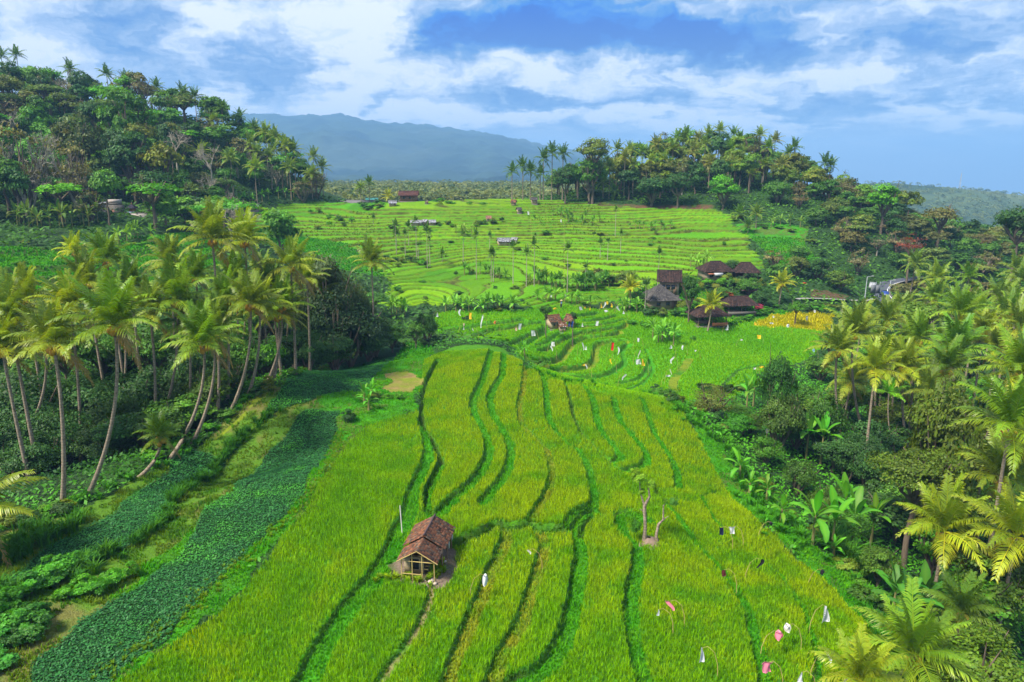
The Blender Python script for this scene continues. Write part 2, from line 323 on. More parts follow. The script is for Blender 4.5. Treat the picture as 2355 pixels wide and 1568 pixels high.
def fields(x, y):
    """ground height and the attributes of the finished ground"""
    sh = x.shape; x = x.ravel(); y = y.ravel(); h = Hb(x, y)
    n = len(x); kind = np.zeros(n, int)          # 0 scrub
    m, zt, f, k = terr(x, y, h); th_ = .62+.26*fbm(x*.045, y*.09, 37, 2)+.10*(fbm(x*.3, y*.3, 38, 2)-.5)
    z = h + .5*(fbm(x*.09, y*.09, 3, 3)-.5)
    z = np.where(m, zt, z)
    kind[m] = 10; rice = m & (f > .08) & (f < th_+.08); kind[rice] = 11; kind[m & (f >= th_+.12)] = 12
    # odd plots, left terraces
    l = softpoly(x, y, Z_LEFT, 3, 55); ql = h+1.2*(fbm(x*.03, y*.03, 61, 3)-.5)*2; kl = np.floor(ql/1.5); fl = ql/1.5-kl
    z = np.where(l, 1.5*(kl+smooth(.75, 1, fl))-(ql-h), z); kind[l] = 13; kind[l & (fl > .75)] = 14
    t2 = inpoly(x, y, Z_TER2); kind[t2] = 13
    fr = softpoly(x, y, Z_FRONT, .5, 71); ba = softpoly(x, y, Z_BASIN, 1, 73); go = softpoly(x, y, Z_GOLD, 1.5, 75)
    for mm, kk in ((fr, 21), (ba, 22), (go, 23)): kind[mm] = kk; z = np.where(mm, h, z)
    for P_, kk, r in ((Z_BED1, 31, .8), (Z_BED2, 31, .8), (Z_TRACK, 33, .1), (Z_PLOT, 34, 1.6)):
        mm = softpoly(x, y, P_, r, 77+kk); kind[mm] = kk
    best, hw, kd, dzl, wall = lines_at(x+.25*(fbm(x*1.1, y*1.1, 91, 2)-.5), y+.25*(fbm(x*1.1, y*1.1, 93, 2)-.5))
    inz = (kind >= 21) & (kind <= 23)
    on = inz & (best < hw)
    z = z + np.where(inz, dzl, 0)
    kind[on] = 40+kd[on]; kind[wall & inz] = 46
    for i, p_ in enumerate(Z_GR): kind[softpoly(x, y, p_, 1.2, 140+i) & (kind == 0)] = 13 if i < 5 else 15
    z = z - np.where(on & (kd == 3), .35, 0)
    for P_, kk, r in ((Z_HUT, 35, .8), (Z_FOOT, 36, 1.5), (Z_BANK, 36, 1.5)): kind[softpoly(x, y, P_, r, 77+kk)] = kk
    return z.reshape(sh), kind.reshape(sh), h.reshape(sh)
def GZ(x, y):
    z, k, h = fields(np.array([float(x)]), np.array([float(y)])); return float(z[0])

# ------------------------------------------------------------------ mesh helpers
def mesh_np(name, V, Fq, mat=None, col=None, smooth_=False):
    me = bpy.data.meshes.new(name); V = np.asarray(V, np.float32); Fq = [np.asarray(f, np.int32) for f in (Fq if isinstance(Fq, list) else [Fq]) if len(f)]
    me.vertices.add(len(V)); me.vertices.foreach_set('co', V.ravel())
    nl = sum(f.size for f in Fq); nf = sum(len(f) for f in Fq)
    me.loops.add(nl); me.polygons.add(nf)
    me.loops.foreach_set('vertex_index', np.concatenate([f.ravel() for f in Fq]))
    ls = []; o = 0
    for f in Fq: ls.append(o+np.arange(len(f), dtype=np.int32)*f.shape[1]); o += f.size
    me.polygons.foreach_set('loop_start', np.concatenate(ls))
    if smooth_: me.polygons.foreach_set('use_smooth', np.ones(nf, bool))
    me.update(calc_edges=True)
    if col is not None:
        col = np.asarray(col, np.float32)
        if col.ndim == 1: col = np.repeat(col[:, None], 3, 1)
        a = me.color_attributes.new('Col', 'FLOAT_COLOR', 'POINT'); a.data.foreach_set('color', np.c_[col, np.ones(len(col))].astype(np.float32).ravel())
    if mat: me.materials.append(mat)
    return me
def link(name, me, parent=None):
    o = bpy.data.objects.new(name, me); COL.objects.link(o)
    if parent: o.parent = parent
    return o
def grid_faces(nr, nc):
    i = np.arange(nr-1)[:, None]*nc+np.arange(nc-1)[None]; i = i.ravel()
    return np.c_[i, i+1, i+nc+1, i+nc]

# ------------------------------------------------------------------ ground
def mat_new(name):
    m = bpy.data.materials.new(name); m.use_nodes = True; return m, NT(m.node_tree)
def finish(t, col, rough=.9, spec=.15, bump=None, bstr=.3, bdist=.1, trans=None, tcol=None):
    b = t.n('ShaderNodeBsdfPrincipled'); t.put(b.inputs['Base Color'], col if isinstance(col, bpy.types.NodeSocket) else (*col, 1))
    b.inputs['Roughness'].default_value = rough; b.inputs['Specular IOR Level'].default_value = spec
    if bump is not None:
        bn = t.n('ShaderNodeBump'); bn.inputs['Strength'].default_value = bstr; bn.inputs['Distance'].default_value = bdist
        t.L(bump, bn.inputs['Height']); t.L(bn.outputs[0], b.inputs['Normal'])
    o = t.n('ShaderNodeOutputMaterial'); sh = b.outputs[0]
    if trans:
        tr = t.n('ShaderNodeBsdfTranslucent'); t.put(tr.inputs[0], tcol if tcol is not None else col); ms = t.n('ShaderNodeMixShader'); ms.inputs[0].default_value = trans
        t.L(sh, ms.inputs[1]); t.L(tr.outputs[0], ms.inputs[2]); sh = ms.outputs[0]
    t.L(sh, o.inputs[0])
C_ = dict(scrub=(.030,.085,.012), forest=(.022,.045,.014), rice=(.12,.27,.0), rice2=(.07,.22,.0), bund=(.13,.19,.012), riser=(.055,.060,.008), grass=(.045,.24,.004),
 dry=(.16,.21,.010), ditch=(.05,.10,.01), path=(.22,.20,.07), dark=(.05,.13,.01), gold=(.50,.42,.004), bed=(.022,.10,.022), soil=(.24,.17,.06), earth=(.19,.14,.10), red=(.12,.06,.035), lgrass=(.04,.155,.006))
def ground_cols(x, y, kind, h):
    n = x.size; c = np.zeros((n, 3)); A = lambda k: np.array(C_[k])
    nz = fbm(x*.15, y*.15, 201, 4); n2 = fbm(x*.8, y*.8, 211, 3); n3 = fbm(x*.05, y*.05, 221, 3)
    hill = smooth(150, 175, y)*(smooth(-20, -60, x)+smooth(60, 75, x)*0) ; c[:] = A('scrub')+(A('forest')-A('scrub'))*np.clip(nz*1.5-.2, 0, 1)[:, None]
    def S(k, a, b=None, t=None):
        m = kind == k
        if not m.any(): return
        a = np.array(a) if not isinstance(a, str) else A(a)
        c[m] = a if b is None else a+((A(b) if isinstance(b, str) else np.array(b))-a)*t[m][:, None]
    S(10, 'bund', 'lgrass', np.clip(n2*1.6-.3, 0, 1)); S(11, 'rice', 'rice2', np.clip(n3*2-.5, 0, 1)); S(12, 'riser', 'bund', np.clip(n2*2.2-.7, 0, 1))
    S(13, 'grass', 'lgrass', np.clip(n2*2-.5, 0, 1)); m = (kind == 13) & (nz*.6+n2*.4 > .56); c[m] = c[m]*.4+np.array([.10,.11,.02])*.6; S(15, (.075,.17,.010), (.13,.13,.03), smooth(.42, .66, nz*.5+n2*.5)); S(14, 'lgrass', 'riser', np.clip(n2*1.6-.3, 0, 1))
    S(21, (.06,.20,.004)); S(22, (.08,.30,.004)); S(23, 'gold')
    S(31, (.015,.055,.012)); S(33, 'dry'); S(35, 'earth', 'ditch', np.clip(n2*2-.9, 0, 1)); S(36, 'red', 'scrub', np.clip(n2*2-.8, 0, 1)); S(34, 'soil', 'dry', np.clip(n2*2-.5, 0, 1))
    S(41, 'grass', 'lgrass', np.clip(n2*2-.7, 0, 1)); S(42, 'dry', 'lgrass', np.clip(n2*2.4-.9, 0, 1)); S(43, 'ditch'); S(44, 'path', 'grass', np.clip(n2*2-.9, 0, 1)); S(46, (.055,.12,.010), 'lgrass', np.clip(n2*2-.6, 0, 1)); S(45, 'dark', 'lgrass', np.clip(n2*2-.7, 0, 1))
    kk_ = np.floor(np.interp(h+2.0*(fbm(x*.022, y*.03, 31, 2)-.5)*2+.22*(fbm(x*.10, y*.10, 35, 2)-.5), GH, GI)); pv_ = _h(kk_, np.floor(x/(14+22*_h(kk_, kk_*0, 5))), 9); m = (kind == 11); c[m] *= (.80+.42*pv_[m])[:, None]*np.stack([.8+.5*_h(kk_, np.floor(x/23), 12)[m], np.ones(m.sum()), np.ones(m.sum())], 1)
    return c
nr, nc = 1540, 980
Yr = np.geomspace(15, 430, nr); A_ = np.r_[np.linspace(-1.9, -.96, 60), np.linspace(-.95, .95, 860), np.linspace(.96, 1.9, 60)]
GX, GY = A_[None]*Yr[:, None], np.repeat(Yr[:, None], nc, 1)
gz, gk, gh = fields(GX, GY)
gx, gy = GX.ravel(), GY.ravel(); gkf = gk.ravel()
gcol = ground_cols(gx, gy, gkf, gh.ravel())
# rice on the far terraces stands half a metre over its bunds
lift = np.where(gkf == 11, .42, 0.)+np.where(gkf == 22, .0, 0.)
lift += (gkf == 13)*.15*fbm(gx*2.5, gy*2.5, 17, 2)
gzf = gz.ravel()+lift
mg, t = mat_new('ground_cover')
at_ = t.n('ShaderNodeAttribute', attribute_name='Col'); geo = t.n('ShaderNodeNewGeometry')
nA = t.noise(geo.outputs['Position'], 1.2, 4, .65); nB = t.noise(geo.outputs['Position'], 7, 3, .6)
mu = t.math('MULTIPLY', t.math('MULTIPLY_ADD', nA, 1.0, .55), t.math('MULTIPLY_ADD', nB, .9, .5))
cg = t.vec('MULTIPLY', at_.outputs['Color'], t.n('ShaderNodeCombineXYZ').outputs[0])
cx = [n for n in t.t.nodes if n.type == 'COMBXYZ'][0]
for i in range(3): t.L(mu, cx.inputs[i])
finish(t, cg, bump=nB, bstr=.8, bdist=.25)
ground = link('ground', mesh_np('ground', np.c_[gx, gy, gzf], grid_faces(nr, nc), mg, gcol, True)); ground['kind'] = 'structure'
# ------------------------------------------------------------------ plant materials
def leaf_mat(name, trans=.3, rough=.55, spec=.25, vary=.5):
    m, t = mat_new(name); oi = t.n('ShaderNodeObjectInfo'); at_ = t.n('ShaderNodeAttribute', attribute_name='Col')
    c = t.vec('MULTIPLY', oi.outputs['Color'], at_.outputs['Color'])
    geo = t.n('ShaderNodeNewGeometry'); nz = t.noise(geo.outputs['Position'], .5, 3, .6)
    c = t.vec('MULTIPLY', c, (1.32, 1.3, .9) if name == 'leaf' else (1.3, 1.25, 1.1) if name == 'palm_frond' else (1.0, .95, 1))
    c = t.mix(t.math('MULTIPLY', nz, vary), c, t.vec('MULTIPLY', c, (1.35, 1.22, .85)))
    finish(t, c, rough, spec, trans=trans, tcol=t.vec('MULTIPLY', c, (1.5, 1.35, .5))); return m
M_leaf = leaf_mat('leaf'); M_frond = leaf_mat('palm_frond', .3, .4, .35, .4); M_rice = leaf_mat('rice_blades', .35, .7, .08, .3)
def bark_mat(name, a, b, ring=0.):
    m, t = mat_new(name); tc_ = t.n('ShaderNodeTexCoord').outputs['Object']
    n_ = t.noise(t.vec('MULTIPLY', tc_, (3, 3, 1.2)), 2.5, 5, .65)
    if ring:
        wv = t.n('ShaderNodeTexWave', wave_type='BANDS', bands_direction='Z'); wv.inputs['Scale'].default_value = ring; wv.inputs['Distortion'].default_value = 1.5
        t.L(tc_, wv.inputs[0]); n_ = t.math('ADD', t.math('MULTIPLY', n_, .9), t.math('MULTIPLY', wv.outputs['Fac'], .10))
    finish(t, t.ramp(n_, [(.3, a), (.7, b)]), .9, .1, bump=n_, bstr=.6, bdist=.05); return m
M_palmbark = bark_mat('palm_bark', (.13, .095, .065), (.36, .29, .21), 1.3)
M_bark = bark_mat('bark', (.07, .05, .035), (.22, .17, .12)); M_pale = bark_mat('pale_bark', (.22, .19, .14), (.48, .42, .33))
M_husk, _t = mat_new('coconut_husk'); finish(_t, (.42, .22, .03), .6)

# ------------------------------------------------------------------ ground cover, built blade by blade
def zk(x, y):
    z, k, h = fields(x, y); return z, k
def scatter(x0, x1, y0, y1, sp):
    nx, ny = int((x1-x0)/sp), int((y1-y0)/sp)
    X, Y = np.meshgrid(x0+(np.arange(nx)+.5)*sp, y0+(np.arange(ny)+.5)*sp)
    X = X.ravel()+rng.uniform(-.5, .5, X.size)*sp; Y = Y.ravel()+rng.uniform(-.5, .5, Y.size)*sp
    z, k = zk(X, Y); u, v = pix(X, Y, z); m = (u > -260) & (u < 2620) & (v < 1700)
    return X[m], Y[m], z[m], k[m]
def blades(x, y, z, ht, wd, nb, lean, cols, cj=.3):
    """nb blades, each two crossing triangles of its own, at every point"""
    n = len(x); x, y, z, ht = (np.repeat(a, nb) for a in (x, y, z, ht)); cols = np.repeat(cols, nb, 0); N = n*nb
    th = rng.uniform(0, 2*np.pi, N); r = ht*lean*rng.uniform(.2, 1, N); hh = ht*rng.uniform(.7, 1.15, N)
    bx, by = x+rng.normal(0, 1, N)*ht*.13, y+rng.normal(0, 1, N)*ht*.13
    px, py = -np.sin(th)*wd, np.cos(th)*wd
    mx, my = bx+np.cos(th)*r*.35, by+np.sin(th)*r*.35; tx, ty = bx+np.cos(th)*r, by+np.sin(th)*r
    V = np.stack([np.stack([bx-px*.6, by-py*.6, z-.05], 1), np.stack([bx+px*.6, by+py*.6, z-.05], 1), np.stack([mx+px, my+py, z+hh*.68], 1), np.stack([mx-px, my-py, z+hh*.68], 1), np.stack([tx, ty, z+hh], 1)], 1)
    i = np.arange(N)*5
    c = cols*(1+cj*rng.uniform(-1, 1, (N, 1))); c5 = np.repeat(c[:, None], 5, 1)
    return V.reshape(-1, 3), np.stack([i, i+1, i+2, i+3], 1), np.stack([i+3, i+2, i+4], 1), c5.reshape(-1, 3)
def stuff(name, label, parts, mat):
    V, Q, T, C, o = [], [], [], [], 0
    for p in parts: V.append(p[0]); Q.append(p[1]+o); T.append(p[2]+o if len(p[2]) else p[2]); C.append(p[3]); o += len(p[0])
    Q = np.concatenate(Q); T = [t_ for t_ in T if len(t_)]
    ob = link(name, mesh_np(name, np.concatenate(V), [Q]+([np.concatenate(T)] if T else []), mat, np.concatenate(C))); ob['kind'] = 'stuff'; ob['label'] = label; return ob
def lerp(a, b, t): a = np.array(a); b = np.array(b); return a+(b-a)*np.clip(t, 0, 1)[:, None]
G_RICE, G_GOLD_, G_DEEP = (.185, .40, .002), (.30, .42, .002), (.115, .32, .002)
def rice_cols(x, y):
    n1 = fbm(x*.05, y*.035, 301, 3); n2 = fbm(x*.5, y*.5, 311, 3)
    u, v = pix(x, y, 0*x)
    yl = smooth(.42, .67, n1*.6+n2*.4+.12*smooth(1450, 1800, u)+.06*smooth(1100, 850, v)-.16*smooth(1000, 800, u))
    return lerp(lerp(G_DEEP, G_RICE, n2*2-.3), G_GOLD_, yl*.75)
parts = []
x, y, z, k = scatter(-32, 46, 27, 101, .165); m = (k == 21) & (rng.random(len(k)) < np.where(y < 62, 1, .72)*(.55+.45*smooth(.22, .38, fbm(x*1.9, y*1.9, 19, 2)))); x, y, z = x[m], y[m], z[m]
parts.append(blades(x, y, z, .38*(.8+.4*fbm(x*.6, y*.6, 5, 2)), .017, 6, .5, rice_cols(x, y), .45))
x, y, z, k = scatter(-25, 100, 84, 170, .40); m = (k == 22); x, y, z = x[m], y[m], z[m]
parts.append(blades(x, y, z, np.full(len(x), .42), .05, 5, .6, lerp((.125,.37,.002), (.20,.44,.002), fbm(x*.08, y*.08, 7, 3)*2-.5), .22))
x, y, z, k = scatter(50, 110, 110, 175, .42); m = (k == 23); x, y, z = x[m], y[m], z[m]
parts.append(blades(x, y, z, np.full(len(x), .5), .06, 5, .6, lerp((.34,.38,.003), (.42,.40,.003), fbm(x*.2, y*.2, 7, 3)*2-.5), .15))
stuff('rice', 'ripening green rice plants filling the terraced fields', parts, M_rice)
# short bright grass of the bunds and banks, close to the camera
parts = []
x, y, z, k = scatter(-36, 56, 26, 105, .20); m = ((k == 41) | (k == 46) | (k == 43) & (rng.random(len(k)) < .6) | (k == 13) | (k == 15) & (fbm(x*.9, y*.9, 23, 3) > .42) | (k == 42) | (k == 44) & (rng.random(len(k)) < .3)) & (rng.random(len(k)) < np.where(y < 60, 1, .6)); x, y, z, k = x[m], y[m], z[m], k[m]
n2 = fbm(x*.7, y*.7, 41, 3); cc = lerp((.045, .27, .004), (.10, .33, .003), n2*2-.5); cc = np.where((k == 42)[:, None], lerp((.26, .30, .012), (.10, .30, .006), n2*2.2-.8), cc); cc[k == 44] = (.14, .22, .01); cc[(k == 46) | (k == 43)] = (.06, .19, .006); cc[k == 15] = lerp((.06, .20, .008), (.14, .22, .012), n2[k == 15]*2.2-.6)
parts.append(blades(x, y, z, .16+.22*fbm(x*1.1, y*1.1, 43, 2)**2*1.6, .03, 4, .9, cc, .25))
# tall cane grass along the edges of the sweet potato beds
def clumps(pts, conv, n, spread, ht, col, seed, wd=.035, nb=46):
    P_ = wl(pts, conv); L = np.r_[0, np.cumsum(np.hypot(*np.diff(P_, axis=0).T))]; r = np.random.default_rng(seed)
    s_ = r.uniform(0, L[-1], n); X = np.interp(s_, L, P_[:, 0])+r.normal(0, spread, n); Y = np.interp(s_, L, P_[:, 1])+r.normal(0, spread, n)
    z_, _ = zk(X, Y); hh = ht*r.uniform(.55, 1.25, n)
    return blades(X, Y, z_, hh, wd, nb, 1.0, lerp(col, np.array(col)*(1.6, 1.2, 1), r.random(n)), .35)
parts.append(clumps([(-60,1150),(20,1120),(330,1010),(620,860),(900,690),(1060,480),(1250,330),(1400,160),(1560,60)], Z6, 130, .35, .8, (.035,.16,.012), 1))
parts.append(clumps([(-40,1100),(100,1080),(330,1000),(560,920),(640,880)], Z6, 26, .4, 1.0, (.05,.20,.02), 2, .045))
parts.append(clumps([(0,880),(120,860),(300,760),(420,700)], Z6, 34, .7, 1.2, (.04,.17,.015), 3, .045))
parts.append(clumps([(-40,1215),(205,1150),(350,1075),(450,1020),(530,955),(610,890),(680,860),(790,810),(900,775)], None, 200, .5, .6, (.04,.20,.012), 4))
parts.append(clumps([Z6(1905,200),Z6(1760,520),Z6(1560,700),Z6(1250,980),Z6(1100,1130),Z6(950,1260),Z6(750,1410),Z6(600,1520)], None, 520, .40, .24, (.11,.25,.008), 5, .022, 24))
parts.append(clumps([(1215,850),(1350,885),(1480,905),(1560,945),(1610,990)], None, 60, .5, .8, (.05,.25,.008), 6))
parts.append(clumps([(1560,940),(1660,1010),(1720,1100),(1830,1230),(1960,1340),(2040,1430),(2080,1560)], None, 150, 1.3, .9, (.05,.24,.01), 7))
parts.append(clumps([Z8(900,880),Z8(960,930),Z8(1000,980)], None, 26, .5, 1.9, (.06,.22,.02), 8, .05))
parts.append(clumps([Z7(100,1070),Z7(170,1065),Z7(280,1070),Z7(340,1090),Z7(400,1000)], None, 36, .3, .40, (.16,.32,.01), 9))
# rough growth on the terraces' edges and the far banks
def rough(x0, x1, y0, y1, sp, cond, ht, wd, nb, ca, cb_):
    x, y, z, k = scatter(x0, x1, y0, y1, sp); m = cond(x, y, k); x, y, z = x[m], y[m], z[m]
    return blades(x, y, z+.0, ht*(.5+fbm(x*.3, y*.3, 8, 3)), wd, nb, .9, lerp(ca, cb_, fbm(x*.35, y*.35, 9, 3)*2-.5), .3)
parts.append(rough(-160, 30, 100, 245, .8, lambda x, y, k: (k == 13) | (k == 14), .5, .12, 5, (.03,.22,.008), (.09,.33,.006)))
parts.append(rough(30, 110, 100, 220, .6, lambda x, y, k: (k == 13), .5, .10, 5, (.04,.25,.008), (.10,.34,.006)))
parts.append(rough(-70, 100, 130, 262, .8, lambda x, y, k: ((k == 12) | (k == 10)) & (fbm(x*.05, y*.05, 88, 2) > .5), .4, .10, 4, (.08,.16,.01), (.16,.27,.01)))
stuff('grass', 'bright green grass and cane growing on the banks between fields', parts, M_rice)
# undergrowth: low leafy cover wherever the ground is wooded or scrubby
def leafquads(x, y, z, size, cols, tilt=.8, cj=.35, asp=.55):
    N = len(x); th = rng.uniform(0, 2*np.pi, N); ph = rng.normal(0, tilt, N); ps = rng.normal(0, tilt, N)
    a = np.stack([np.cos(th), np.sin(th), np.sin(ph)*.8], 1); b = np.stack([-np.sin(th), np.cos(th), np.sin(ps)*.8], 1)
    a /= np.linalg.norm(a, axis=1)[:, None]; b /= np.linalg.norm(b, axis=1)[:, None]
    s_ = (size*rng.uniform(.6, 1.4, N))[:, None]; c = np.stack([x, y, z], 1)
    V = np.stack([c-a*s_, c-b*s_*asp, c+a*s_, c+b*s_*asp], 1)
    i = np.arange(N)*4; col = cols*(1+cj*rng.uniform(-1, 1, (N, 1)))
    return V.reshape(-1, 3), np.stack([i, i+1, i+2, i+3], 1), np.zeros((0, 3), int), np.repeat(col[:, None], 4, 1).reshape(-1, 3)
parts = []
x, y, z, k = scatter(-48, 2, 26, 104, .105); m = (k == 31) & (fbm(x*.5, y*.5, 12, 3) > .12); x, y, z = x[m], y[m], z[m]; m = rng.random(len(x)) < np.where(y < 55, 1, .6); x, y, z = x[m], y[m], z[m]
parts.append(leafquads(x, y, z+.08+.30*fbm(x*1.3, y*1.3, 14, 2)*rng.random(len(x)), np.where(y < 55, .085, .105), lerp((.022,.115,.036), (.05,.24,.02), smooth(.5, .85, fbm(x*.35, y*.35, 15, 4))*.8), .5))
stuff('sweet_potato_leaves', 'dark blue green sweet potato vines covering the long planted beds', parts, M_leaf)
parts = []
def under(x0, x1, y0, y1, sp, size, h, ca, cb_, cond=None):
    x, y, z, k = scatter(x0, x1, y0, y1, sp); m = (k == 0)
    if cond is not None: m &= cond(x, y)
    x, y, z = x[m], y[m], z[m]
    for lay in range(2):
        f = fbm(x*.25, y*.25, 400, 3); zz_ = z+h*f*(rng.random(len(x)))*2
        parts.append(leafquads(x+rng.normal(0, sp*.5, len(x)), y+rng.normal(0, sp*.5, len(x)), zz_, np.full(len(x), size), lerp(ca, cb_, fbm(x*.12, y*.12, 410, 3)*2.2-.6), .7))
under(-75, 10, 26, 110, .42, .20, .7, (.012,.05,.010), (.05,.19,.012))
under(12, 100, 26, 120, .42, .20, .7, (.018,.09,.008), (.06,.24,.010))
under(-230, 20, 110, 300, 1.5, .6, 1.3, (.015,.05,.012), (.05,.14,.015))
under(20, 230, 120, 320, 1.4, .55, 1.3, (.02,.07,.012), (.07,.18,.015))
stuff('undergrowth', 'low leafy undergrowth covering the wooded slopes', parts, M_leaf)

# ------------------------------------------------------------------ tree meshes (unit sized, copied to every tree of the kind)
def blob_crown(seed, nclump, nleaf, leaf, flat=.8, hollow=.55, droop=0., light=None):
    r = np.random.default_rng(seed); P_ = []; Cc = []
    cs = r.normal(0, 1, (nclump, 3)); cs /= np.linalg.norm(cs, axis=1)[:, None]; cs *= (r.uniform(.25, 1, nclump)**.45)[:, None]; cs[:, 2] = cs[:, 2]*flat
    cs[:, 2] = np.where(cs[:, 2] < -.25, cs[:, 2]*.5, cs[:, 2])
    rad = r.uniform(.20, .42, nclump)
    per = nleaf//nclump
    for c, q in zip(cs*.72, rad):
        d = r.normal(0, 1, (per, 3)); d /= np.linalg.norm(d, axis=1)[:, None]; d[:, 2] = np.where(d[:, 2] < -.2, -d[:, 2]*.6, d[:, 2])
        rr = q*(r.uniform(hollow, 1.05, per)); p = c+d*rr[:, None]*(1, 1, .8); P_.append(p); Cc.append(np.full(per, r.uniform(.7, 1.3)))
    P_ = np.concatenate(P_); Cc = np.concatenate(Cc); N = len(P_)
    P_[:, 2] -= droop*(P_[:, 0]**2+P_[:, 1]**2)
    nrm = P_/np.maximum(np.linalg.norm(P_, axis=1), .1)[:, None]+r.normal(0, .55, (N, 3))+np.array([0, 0, .5]); nrm /= np.linalg.norm(nrm, axis=1)[:, None]
    a = np.cross(nrm, r.normal(0, 1, (N, 3))); a /= np.linalg.norm(a, axis=1)[:, None]; b = np.cross(nrm, a); s_ = (leaf*r.uniform(.6, 1.5, N))[:, None]
    V = np.stack([P_-a*s_, P_-b*s_*.6+nrm*s_*.15, P_+a*s_, P_+b*s_*.6+nrm*s_*.15], 1).reshape(-1, 3)
    i = np.arange(N)*4; c = Cc*r.uniform(.72, 1.28, N); c3 = np.stack([c*r.uniform(.85, 1.2, N), c, c*r.uniform(.7, 1.2, N)], 1)
    return V, np.stack([i, i+1, i+2, i+3], 1), np.repeat(c3[:, None], 4, 1).reshape(-1, 3)
def tube_pts(pts, rads, sides=6):
    pts = np.asarray(pts, float); n = len(pts); V = []
    up = np.array([.31, .2, .93])
    for i in range(n):
        d = pts[min(i+1, n-1)]-pts[max(i-1, 0)]; d = d/(np.linalg.norm(d)+1e-9)
        a = np.cross(d, up if abs(d@up) < .95 else np.array([1., 0, 0])); a /= np.linalg.norm(a); b = np.cross(d, a)
        th = np.arange(sides)*2*np.pi/sides; V.append(pts[i]+rads[i]*(np.cos(th)[:, None]*a+np.sin(th)[:, None]*b))
    V = np.concatenate(V); Fs = []
    for i in range(n-1):
        for j in range(sides): Fs.append((i*sides+j, i*sides+(j+1) % sides, (i+1)*sides+(j+1) % sides, (i+1)*sides+j))
    return V, np.array(Fs)
def join(parts):
    V, Fq, o = [], [], 0
    for v, f in parts: V.append(v); Fq.append(f+o); o += len(v)
    return np.concatenate(V), np.concatenate(Fq)
def limb_mesh(seed, nl=6, reach=.62, up=.55, r0=.06):
    """limbs inside a unit crown, springing from below its centre"""
    r = np.random.default_rng(seed); P_ = []
    for i in range(nl):
        a = i*2*np.pi/nl+r.uniform(-.4, .4); e = np.array([math.cos(a)*reach*r.uniform(.6, 1), math.sin(a)*reach*r.uniform(.6, 1), r.uniform(-.1, up)])
        p0 = np.array([0, 0, -.95]); m = (p0+e)/2+np.array([0, 0, -.12])+r.normal(0, .05, 3); P_.append(tube_pts([p0, m, e], [r0, r0*.65, r0*.25], 5))
        for k in range(2):
            e2 = e+r.normal(0, .22, 3); P_.append(tube_pts([m, (m+e2)/2+r.normal(0, .04, 3), e2], [r0*.5, r0*.35, r0*.12], 4))
    return join(P_)
CR = {}
def crown_set(key, n, *a, **k): CR[key] = [mesh_np('crown', *blob_crown(100+i*7+len(CR)*31, *a, **k)[:2], M_leaf, blob_crown(100+i*7+len(CR)*31, *a, **k)[2]) for i in range(n)]
crown_set('near', 5, 46, 9200, .030); crown_set('mid', 5, 34, 3600, .046); crown_set('far', 7, 24, 1500, .070)
crown_set('flat', 3, 22, 1500, .060, flat=.38, hollow=.3, droop=.25); crown_set('thin', 3, 30, 900, .050, flat=1.0, hollow=.1); crown_set('bush', 4, 16, 2400, .062, flat=.7)
crown_set('nearthin', 2, 60, 3600, .026, flat=1.1, hollow=.1)
LIMB = [mesh_np('limbs', *limb_mesh(i), M_bark, smooth_=True) for i in range(4)]
def dry_mesh(seed):
    r = np.random.default_rng(seed); P_ = []
    def grow(p, d, l, rad, lev):
        e = p+d*l; m = (p+e)/2+r.normal(0, .04*l, 3); P_.append(tube_pts([p, m, e], [rad, rad*.8, rad*.55], 4))
        if lev:
            for k in range(4 if lev > 1 else 5):
                q = d+r.normal(0, .55, 3)+np.array([0, 0, .15]); q /= np.linalg.norm(q); grow(p+(e-p)*r.uniform(.5, 1), q, l*r.uniform(.5, .75), rad*.5, lev-1)
    for k in range(4):
        q = np.array([r.normal(0, .5), r.normal(0, .5), 1.]); q /= np.linalg.norm(q); grow(np.array([0, 0, -.95]), q, .75, .035, 3)
    return join(P_)
DRY = [mesh_np('branches', *dry_mesh(20+i), M_pale) for i in range(3)]
TRUNKS = {}
def trunk_mesh(seed, mat):
    r = np.random.default_rng(seed); n = 6; t_ = np.linspace(0, 1, n); pts = np.stack([np.cumsum(r.normal(0, .02, n)), np.cumsum(r.normal(0, .02, n)), t_], 1); pts[0, :2] = pts[-1, :2] = 0
    return mesh_np('trunk', *tube_pts(pts, [1.25, .95, .85, .78, .7, .62], 8), mat, smooth_=True)
def _tr():  # trunk of unit height; its radius is set by the x and y scale
    out = []
    for mat in (M_bark, M_pale):
        for s_ in range(3):
            r = np.random.default_rng(s_+50); n = 6; t_ = np.linspace(0, 1, n)
            pts = np.stack([np.r_[0, r.normal(0, .5, n-2), 0], np.r_[0, r.normal(0, .5, n-2), 0], t_], 1)
            V, Fq = [], []
            for i in range(n):
                th = np.arange(8)*np.pi/4; V.append(np.stack([pts[i, 0]+np.cos(th)*(1.3-.6*t_[i]), pts[i, 1]+np.sin(th)*(1.3-.6*t_[i]), np.full(8, t_[i])], 1))
            for i in range(n-1):
                for j in range(8): Fq.append((i*8+j, i*8+(j+1) % 8, (i+1)*8+(j+1) % 8, (i+1)*8+j))
            out.append(mesh_np('trunk', np.concatenate(V), np.array(Fq), mat, smooth_=True))
    return out
TR = _tr()
THINGS = []                                                            # every thing, with what its label is made of
def thing(name, loc, desc, cat, zone=None, group=None, rz=0.):
    o = bpy.data.objects.new(name, None); COL.objects.link(o); o.location = loc; o.rotation_euler = (0, 0, rz); o.empty_display_size = .3
    reg(o, desc, cat, zone, group); return o
def reg(o, desc, cat, zone=None, group=None, rank=None):
    o['category'] = cat
    if group: o['group'] = group
    THINGS.append((o, desc, zone, rank)); return o
